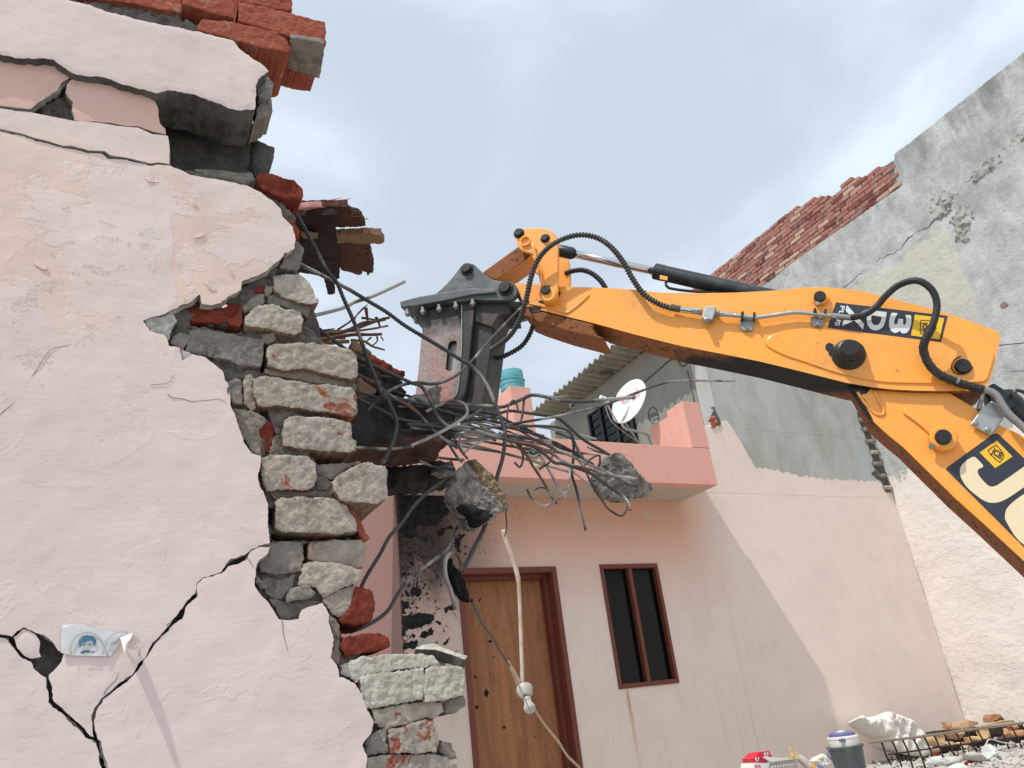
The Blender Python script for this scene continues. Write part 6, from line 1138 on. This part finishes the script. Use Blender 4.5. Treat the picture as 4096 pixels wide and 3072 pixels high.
# ================================================================== hanging lamp holder and its wires
lp = thing('lamp_holder', 'white bulb holder dangling at the end of a bent conduit pipe before the door', 'lamp', tuple(FY(5.4).hit(*px('E', [(1265, 1200)])[0])))
LF = FY(5.4)
ppts = [LF.hit(*q) for q in px('E', [(1125, 155), (1150, 240), (1185, 330), (1205, 395), (1216, 440), (1222, 470), (1228, 560), (1236, 760), (1243, 950), (1248, 1120), (1250, 1160)])]
tube('conduit', ppts, .0145, 'pvc', lp, 14, .02, lambda i, s: 1.25 if s < .42 else 1.0)
tube('cable_stub', [LF.hit(*q) for q in px('E', [(1155, 985), (1185, 1040), (1215, 1100), (1245, 1160)])], lambda s: .009 + .016 * s, 'wire_pale', lp, 10, .02)
bc = LF.off(.02).hit(*px('E', [(1262, 1165)])[0]); be = LF.off(.09).hit(*px('E', [(1285, 1250)])[0]); bx = be - bc
lathe('holder', bc, bx, [(.018, -.03), (.05, -.026), (.06, -.014), (.06, .0), (.057, .015), (.053, .03), (.038, .056), (.032, .066), (0, .07)], 'holder_white', lp, 28)
lathe('bulb', bc + bx / np.linalg.norm(bx) * .07, bx, [(.022, 0), (.026, .01), (.027, .045), (.036, .07), (.042, .08), (.041, .10), (.036, .108), (0, .11)], 'holder_white', lp, 24)
lathe('bulb_face', bc + bx / np.linalg.norm(bx) * .1795, bx, [(.034, 0), (.032, .004), (0, .006)], 'dish_grey', lp, 24)
for q in [(1258, 1185), (1266, 1188), (1274, 1186)]: 
    a = LF.off(.105).hit(*px('E', [q])[0]); b = LF.off(.105).hit(*px('E', [(q[0] + 1, q[1] + 20)])[0]); tube('vent_mark', [a, b], .003, 'decal_black', lp, 5, .02)
w1 = thing('electric_wire', 'thin dark wire running from the tar lump down to the lamp holder', 'wire', tuple(FY(5.2).hit(*px('E', [(1040, 810)])[0])))
tube('wire', [FY(y).hit(*q) for q, y in zip(px('E', [(925, 600), (960, 680), (1000, 760), (1050, 820), (1095, 900), (1140, 970), (1170, 1015)]), np.linspace(2.1, 5.38, 7))], .006, 'wire_dark', w1, 6, .03)
w2 = thing('electric_wire', 'pale frayed wire trailing from the lamp holder to the lower right of the door', 'wire', tuple(FY(5.2).hit(*px('E', [(1450, 1460)])[0])))
tube('wire', [FY(5.3).hit(*q) for q in px('E', [(1318, 1275), (1350, 1330), (1400, 1400), (1440, 1450), (1480, 1500), (1530, 1580), (1590, 1640), (1680, 1740), (1800, 1900)])], .0085, 'wire_pale', w2, 7, .03, lambda i, s: 1 + .25 * mnoise.noise(Vector((s * 12, 7, 1))))
w3 = thing('electric_wire', 'short thin wire hanging from the tan concrete chunk to the conduit', 'wire', tuple(FY(4.5).hit(*px('F', [(985, 1080)])[0])))
tube('wire', [FY(y).hit(*q) for q, y in zip(px('F', [(970, 1010), (990, 1005), (995, 975), (985, 1030), (990, 1100), (985, 1150), (975, 1180)]), np.linspace(2.1, 5.35, 7))], .0045, 'wire_dark', w3, 6, .03)
w4 = thing('electric_wire', 'thin overhead wire in front of the grey wall at the right edge', 'wire', (9.5, 5.0, 5))
tube('wire', [FX(9.6).hit(*q) for q in px('I', [(2030, 335), (2120, 325), (2400, 300)])], .006, 'wire_dark', w4, 6, .1)

# ================================================================== yard things by the right wall
GY = FY(5.48)
bk = px('Q', [(1725, 650)])[0]; bc = FY(5.48).hit(*bk)
bu = thing('bucket', 'dark grey plastic bucket holding the white cooler by the wall', 'bucket', (bc[0], bc[1], 0))
bx_, by_ = float(bc[0]), float(bc[1]); zt_ = float(bc[2])
lathe('bucket_body', (bx_, by_, 0), (0, 0, 1), [(.115, .0), (.118, .004), (.135, zt_ - .06), (.139, zt_ - .055), (.139, zt_ - .045), (.146, zt_ - .014), (.158, zt_ - .012), (.160, zt_), (.152, zt_ + .003), (.144, zt_ - .01), (.115, .012), (0, .012)], 'bucket_grey', bu, 36)
tube('bucket_handle', [FY(5.36).hit(*q) for q in px('Q', [(1470, 690), (1450, 740), (1455, 800), (1490, 850), (1530, 885)])], .006, 'cooler_blue', bu, 8, .01)
co = thing('water_cooler', 'white water cooler with blue lid standing inside the grey bucket', 'cooler', (bx_, by_, zt_ - .1))
lathe('cooler_body', (bx_, by_ + .0, zt_ - .12), (0, 0, 1), [(.10, 0), (.125, .05), (.128, .175), (.132, .18), (.132, .195), (.120, .20), (0, .20)], 'cooler_white', co, 32)
lathe('cooler_lid', (bx_, by_ + .0, zt_ + .081), (0, 0, 1), [(.112, 0), (.112, .018), (.10, .03), (.06, .034), (0, .034)], 'cooler_blue', co, 32)
box('cooler_clip', (bx_ - .135, by_ - .10, zt_ + .04), (bx_ - .075, by_ - .075, zt_ + .065), 'cooler_blue', co, .004)
fo = FY(5.43)
tag(chunk('crumpled_bag', fo, fo.uv('Q', [(1640, 460), (1665, 410), (1720, 400), (1800, 412), (1850, 430), (1870, 440), (1845, 480), (1780, 502), (1700, 512), (1650, 495)]), .08, 'foil', None, .008, .022, .03, .003, 26, 61, rings=3, taper=.3), 'crumpled clear plastic bag on the blue lid of the cooler', 'plastic bag')
# boxes
rbx = thing('snack_box', 'red cardboard box with white hearts propped on the white carton', 'box', tuple(FY(5.3).hit(*px('Q', [(400, 900)])[0])))
RF = FY(5.28)
chunk('box_side', RF, RF.uv('Q', [(235, 860), (360, 752), (400, 905), (262, 918)]), .12, 'red_card', rbx, .02, .0, .002, 0)
chunk('box_side', RF.off(-.004), RF.uv('Q', [(362, 752), (515, 730), (565, 828), (480, 900), (402, 903)]), .10, 'red_card', rbx, .02, .0, .002, 0)
for cxx, cyy, s in [(312, 862, 40), (457, 790, 46)]:
    hp_ = [(cxx, cyy + s), (cxx - s * .75, cyy + s * .2), (cxx - s * .9, cyy - s * .45), (cxx - s * .5, cyy - s * .8), (cxx - .05 * s, cyy - s * .45), (cxx + s * .4, cyy - s * .85), (cxx + s * .85, cyy - s * .5), (cxx + s * .75, cyy + s * .2)]
    chunk('printed_heart', RF.off(.003), RF.uv('Q', hp_), .001, 'white_card', rbx, .01, 0, 0, 0, back=False, rings=1)
    chunk('printed_heart', RF.off(.005), RF.uv('Q', [(cxx - 8, cyy - 12), (cxx + 12, cyy - 20), (cxx + 14, cyy + 5), (cxx - 6, cyy + 8)]), .001, 'decal_black', rbx, .01, 0, 0, 0, back=False, rings=1)
ct = thing('carton', 'white carton with red lettering under the red heart box', 'box', tuple(FY(5.26).hit(*px('Q', [(400, 1005)])[0])))
CTF = FY(5.26)
chunk('carton_side', CTF, CTF.uv('Q', [(262, 928), (530, 922), (540, 1150), (262, 1150)]), .15, 'white_card', ct, .03, 0, .003, 0)
text_on('carton_text', 'BPB', *[CTF.off(.003).hit(*px('Q', [q])[0]) for q in [(283, 1008), (375, 1003), (283, 962)]], 'red_card', ct, .001, .02)
tr_ = thing('perforated_tray', 'grey perforated metal tray with a pale lid beside the carton', 'tray', tuple(FY(5.24).hit(*px('Q', [(750, 1000)])[0])))
TFm = FY(5.24)
chunk('tray_side', TFm, TFm.uv('Q', [(535, 915), (650, 890), (940, 852), (1000, 1150), (545, 1150)]), .20, 'grey_tray', tr_, .03, 0, .003, 0)
chunk('tray_lid', TFm.off(.01), TFm.uv('Q', [(395, 828), (480, 825), (640, 842), (780, 838), (950, 838), (945, 860), (680, 890), (538, 915)]), .012, 'white_card', tr_, .02, .002, .002, .001)
for k in range(9): lathe('rivet', TFm.hit(*px('Q', [(560 + k * 45, 992 - k * 6.2)])[0]), (0, -1, .3), [(.006, 0), (.004, .006), (0, .007)], 'bright_white', tr_, 8)
yp = thing('sprayer_cap', 'yellow plastic cap with a looped handle on the grey tray', 'plastic cap', tuple(FY(5.22).hit(*px('Q', [(880, 830)])[0])))
YF = FY(5.22)
lathe('cap', YF.hit(*px('Q', [(885, 800)])[0]), (-.8, -.5, .1), [(.008, -.02), (.011, -.015), (.011, .012), (.009, .016), (0, .016)], 'yellow_plastic', yp, 16)
tube('cap_loop', [YF.hit(*q) for q in px('Q', [(860, 800), (848, 740), (840, 690), (880, 682), (930, 690), (955, 720), (948, 780), (935, 830)])], .0028, 'yellow_plastic', yp, 8, .006)
tube('cap_base', [YF.hit(*q) for q in px('Q', [(785, 828), (840, 838), (900, 842), (945, 836)])], .003, 'yellow_plastic', yp, 8, .006)
btl = thing('plastic_bottle', 'clear plastic bottle with gold label lying beside the tray', 'bottle', tuple(FY(5.26).hit(*px('Q', [(1100, 960)])[0])))
b0, b1 = FY(5.27).hit(*px('Q', [(985, 830)])[0]), FY(5.2).hit(*px('Q', [(1290, 1080)])[0]); bL = float(np.linalg.norm(b1 - b0))
lathe('bottle_body', b0, b1 - b0, [(.010, -.012), (.026, -.006), (.030, .01), (.0335, .04), (.0335, .07), (.032, .075), (.033, .08), (.030, bL), (0, bL)], 'bottle_plastic', btl, 24)
lathe('bottle_label', b0 + (b1 - b0) * .58, b1 - b0, [(.0335, 0), (.0342, .001), (.0338, .035), (.033, .036)], 'label_gold', btl, 24)
sb = FY(5.42)
tag(chunk('white_bag', sb, sb.uv('Q', [(1245, 890), (1290, 830), (1350, 790), (1415, 768), (1450, 800), (1500, 860), (1535, 900), (1540, 960), (1480, 1000), (1400, 985), (1340, 960), (1290, 940)]), .10, 'sack_white', None, .008, .014, .03, .003, 24, 62, rings=3, taper=.3), 'small white carrier bag left of the grey bucket', 'plastic bag')
tag(chunk('blue_packet', FY(5.3), FY(5.3).uv('Q', [(1335, 965), (1385, 975), (1415, 1005), (1400, 1090), (1340, 1090)]), .03, 'cooler_blue', None, .012, .003, .006, .002), 'blue packet half hidden below the small white bag', 'packet')
# big sack leaning on the wall
sk = thing('white_sack', 'big white woven sack with pink print leaning against the pink wall', 'sack', tuple(FY(6.5).hit(*px('V', [(600, 720)])[0])))
SF = FY(6.55)
sbd = chunk('sack_body', SF, SF.uv('V', [(0, 165), (25, 128), (60, 155), (150, 150), (260, 155), (310, 150), (330, 90), (380, 82), (460, 100), (560, 140), (680, 185), (740, 225), (765, 260), (760, 300), (850, 350), (900, 410), (940, 470), (960, 560), (950, 690), (860, 712), (700, 690), (580, 660), (480, 600), (430, 520), (390, 430), (310, 400), (250, 375), (180, 320), (100, 260), (60, 220)]), .35, 'sack_white', sk, .012, .006, .07, .004, 16, 63, rings=4, taper=.25, fold=(.07, 2.2, 7, .7))
chunk('sack_print', SF.off(.015), SF.uv('V', [(400, 110), (470, 105), (440, 150), (500, 190), (430, 185), (395, 150)]), .003, 'sack_print', sbd, .015, .02, 0, .006, 7, 63, back=False, rings=1)
# iron grille with wooden rail
gr = thing('iron_grille', 'dark iron grille with a worn wooden rail lying in front of the rubble', 'grille', tuple(FY(5.8).hit(*px('V', [(1100, 800)])[0])))
GF = FY(5.8)
plate('rail', GF.off(.02), GF.off(.02).uv('V', [(112, 492), (700, 425), (1280, 345), (1800, 272), (2212, 222), (2700, 160), (2700, 195), (2212, 258), (1800, 308), (1280, 378), (700, 458), (118, 524)]), .05, 'rail_wood', gr, .004)
tube('cross_bar', [GF.hit(*q) for q in px('V', [(350, 672), (700, 625), (1000, 580), (1400, 530), (1700, 490), (2212, 420), (2700, 350)])], .008, 'grille_iron', gr, 6, .06)
for k, (x0, y0, x1, y1) in enumerate([(255, 495, 320, 680), (400, 480, 490, 690), (545, 460, 640, 690), (690, 440, 800, 680), (840, 415, 950, 670), (975, 400, 1090, 660), (1120, 378, 1230, 620), (1275, 360, 1380, 600), (1415, 345, 1530, 560), (1565, 330, 1690, 560), (1715, 300, 1800, 470), (1870, 285, 1960, 470), (2015, 260, 2140, 480), (2170, 250, 2290, 460), (2320, 230, 2440, 440)]):
    ex, ey = x1 + (x1 - x0) * .55 + (40 if k == 0 else 0), y1 + (y1 - y0) * .72
    tube('bar', [GF.off(.004).hit(*q) for q in px('V', [(x0, y0), ((x0 + x1) / 2 + 6, (y0 + y1) / 2), (x1, y1), (ex, ey)])], .009, 'grille_iron', gr, 6, .03)
    if k in (0, 1, 2, 3, 6, 7, 8): tube('bar_hook', [GF.off(.01).hit(*q) for q in px('V', [(x1 + 20, y1 + 25), (x1 + 45, y1 + 60), (x1 + 75, y1 + 65), (x1 + 82, y1 + 30), (x1 + 72, y1 + 5)])], .007, 'grille_iron', gr, 6, .02)
# rubble and scrap behind the grille
def scrap(name, y, pts, m, label, cat, dep=.1, step=.02, amp=.01, rd=.015, reg='V', **k):
    fr = FY(y); return tag(chunk(name, fr, fr.uv(reg, pts), dep, m, None, step, amp, rd, .004, 16, facets=5, **k), label, cat)
scrap('old_board', 6.35, [(1170, 330), (1290, 240), (1400, 205), (1500, 195), (1640, 215), (1665, 245), (1560, 300), (1300, 340)], 'old_board', 'curved tan board on top of the scrap heap behind the grille', 'board', .06)
scrap('old_board', 6.2, [(1150, 400), (1280, 370), (1480, 345), (1440, 400), (1330, 460), (1240, 450), (1180, 440)], 'old_board', 'split brown board sloping below the curved board in the heap', 'board', .06)
scrap('wood_block', 6.3, [(1130, 222), (1165, 208), (1195, 262), (1240, 238), (1270, 255), (1262, 292), (1180, 325), (1145, 300), (1165, 280)], 'clay', 'small cross shaped wooden piece above the rail of the grille', 'wood block', .05)
scrap('rag', 6.4, [(1810, 160), (1830, 120), (1890, 110), (1940, 135), (1990, 185), (1960, 200), (1900, 205), (1880, 220), (1815, 222)], 'rag_brown', 'folded brown rag heaped at the top of the scrap', 'rag', .15, seed=64, amp=.03)
for k in range(5):
    fr = FY(6.38); tube('rag_strip', [fr.hit(*q) for q in px('V', [(1700 + k * 25, 262 - k * 5), (1850 + k * 15, 238 - k * 6), (2000 + k * 20, 222 - k * 5), (2110 + k * 8, 205 - k * 2)])], .008, 'cane', bpy.data.objects['rag'], 6, .03)
for k, (x, y, r, m, lab) in enumerate([(1052, 465, 52, 'cane', 'round tin lying end on behind the left bars of the grille'), (1650, 375, 50, 'cane', 'larger pale tin lying in the middle of the scrap heap')]):
    c = FY(6.1).hit(*px('V', [(x, y)])[0]); s = float(np.linalg.norm(FY(6.1).hit(*px('V', [(x + r, y)])[0]) - c))
    o = lathe('tin', c, (-.35, -1, .05) if k == 0 else (-.9, -.5, .1), [(s, -.16), (s, 0), (s * 1.04, .004), (s * .9, .008), (s * .85, -.004), (s * .6, -.008), (0, -.008)], m, None, 24); tag(o, lab, 'tin')
heap = [([(1140, 495), (1250, 490), (1300, 530), (1280, 560), (1160, 550)], 'old_board', 'tan splinter of wood between the round tin and the cross bar'), ([(1330, 520), (1400, 498), (1430, 515), (1360, 545)], 'cane', 'thin yellowish wood chip on the middle of the cross bar'), ([(1470, 430), (1530, 440), (1565, 500), (1500, 520)], 'clay', 'curved clay shard in the heap left of the larger tin'), ([(1540, 415), (1680, 440), (1640, 480), (1550, 470)], 'cane', 'flat yellow brown board end under the larger tin'), ([(1830, 300), (1960, 300), (1950, 390), (1900, 430), (1830, 400)], 'timber_dark', 'dark block of wood right of the larger tin'), ([(1960, 320), (2060, 300), (2055, 430), (1985, 440), (1950, 400)], 'clay', 'upright terracotta piece behind the right bars'), ([(2060, 290), (2150, 270), (2165, 310), (2090, 340)], 'clay', 'terracotta lump touching the rail at the right'), ([(2080, 350), (2212, 330), (2300, 400), (2150, 430), (2070, 400)], 'clay', 'large terracotta lump at the right edge of the heap'), ([(1440, 545), (1530, 550), (1520, 580), (1440, 575)], 'cane', 'small yellow chip below the cross bar'), ([(1890, 420), (1960, 430), (1950, 465), (1870, 460)], 'rubble_grey', 'grey stone at the foot of the dark wood block'), ([(1000, 600), (1130, 580), (1160, 620), (1040, 640)], 'old_board', 'thin brown lath lying under the round tin'), ([(1030, 640), (1090, 645), (1100, 680), (1030, 685)], 'brick_red', 'small red brick bit below the cross bar near the sack')]
for pts, m, lab in heap: scrap('scrap_piece', 6.0 + rnd.uniform(-.1, .15), pts, m, lab, 'scrap', .08, .014, .008, .012)
scrap('scrap_bed', 6.45, [(940, 480), (1150, 380), (1300, 330), (1700, 280), (2212, 240), (2600, 200), (2700, 560), (1700, 600), (1000, 640)], 'timber_dark', 'dark tangle of burnt wood lying under the scrap heap', 'scrap', .15, .03, .04, .03)
front = [([(1020, 710), (1100, 690), (1160, 705), (1150, 800), (1050, 830), (1010, 790)], 'plastic_film', 'greenish grey plastic lump in front of the grille by the third bar from the sack'), ([(1160, 720), (1300, 690), (1430, 720), (1400, 800), (1300, 840), (1200, 830)], 'rubble_grey', 'wide pale rubble lump in front of the middle of the grille'), ([(1490, 645), (1560, 630), (1660, 680), (1710, 740), (1640, 780), (1540, 740)], 'rubble_grey', 'pinkish pale stone left of the green plastic scrap'), ([(1530, 790), (1560, 755), (1610, 770), (1650, 800), (1590, 840)], 'brick_red', 'dark red brick bit above the bright white sheet'), ([(1780, 540), (1840, 520), (1890, 560), (1880, 680), (1830, 760), (1760, 730), (1790, 640)], 'plastic_film', 'limp translucent plastic film hanging from the grille'), ([(1745, 705), (1785, 690), (1815, 720), (1790, 768), (1740, 760)], 'teal_scrap', 'small green plastic scrap at the foot of the limp film'), ([(1890, 690), (1960, 630), (2050, 635), (2110, 700), (2140, 780), (2100, 900), (1700, 920), (1600, 830), (1800, 780)], 'rubble_grey', 'largest pale rubble slab at the bottom right'), ([(2120, 640), (2160, 620), (2212, 640), (2300, 700), (2300, 850), (2160, 800), (2130, 740)], 'mortar_skim', 'brick lump with mortar at the right edge of the frame'), ([(1890, 570), (1960, 580), (1970, 620), (1900, 610)], 'rubble_grey', 'small grey stone behind the largest rubble slab'), ([(1280, 856), (1330, 815), (1400, 785), (1460, 790), (1540, 812), (1590, 870), (1560, 950), (1280, 950)], 'bright_white', 'bright white sheet of plastic at the bottom edge')]
for i, (pts, m, lab) in enumerate(front): scrap('rubble_piece', 5.35 + .02 * i - (.3 if m == 'bright_white' else 0), pts, m, lab, 'rubble', .12, .014, .016, .03, taper=.2)
tws = thing('twine', 'loop of pale blue green twine hanging on the right part of the grille', 'twine', tuple(FY(5.7).hit(*px('V', [(1850, 500)])[0])))
tube('strand', [FY(5.7).hit(*q) for q in px('V', [(1670, 560), (1700, 520), (1720, 470), (1780, 465), (1860, 490), (1940, 510), (2040, 520), (2050, 550)])], .006, 'plastic_film', tws, 6, .03)

# small broken bits strewn on the ground by the wall
V = []; F = []; rg = random.Random(5)
for i in range(1100):
    x, y = rg.uniform(5.6, 9.7), rg.uniform(4.2, 6.95); sz = rg.uniform(.006, .03) * (1.5 if rg.random() < .12 else 1); n0 = len(V)
    pts = [Vector((rg.gauss(0, 1), rg.gauss(0, 1), rg.gauss(0, .8))).normalized() * sz * rg.uniform(.7, 1.2) for _ in range(6)]
    base = [Vector((1, 0, 0)), Vector((-.5, .86, 0)), Vector((-.5, -.86, 0)), Vector((.2, .1, .9)), Vector((.1, -.2, -.6))]
    rot = Matrix.Rotation(rg.uniform(0, 6.28), 3, 'Z') @ Matrix.Rotation(rg.uniform(-.7, .7), 3, 'X')
    for b in base: V.append(tuple(rot @ (b * sz * rg.uniform(.7, 1.3)) + Vector((x, y, sz * .45))))
    for f in ((0, 1, 3), (1, 2, 3), (2, 0, 3), (1, 0, 4), (2, 1, 4), (0, 2, 4)): F.append(tuple(n0 + k for k in f))
me = bpy.data.meshes.new('gravel'); me.from_pydata(V, [], F); fin(me, False); gv = link('gravel', me, ['rubble_grey']); gv['kind'] = 'stuff'; gv['label'] = 'scattered small broken bits of brick and plaster on the ground by the wall'
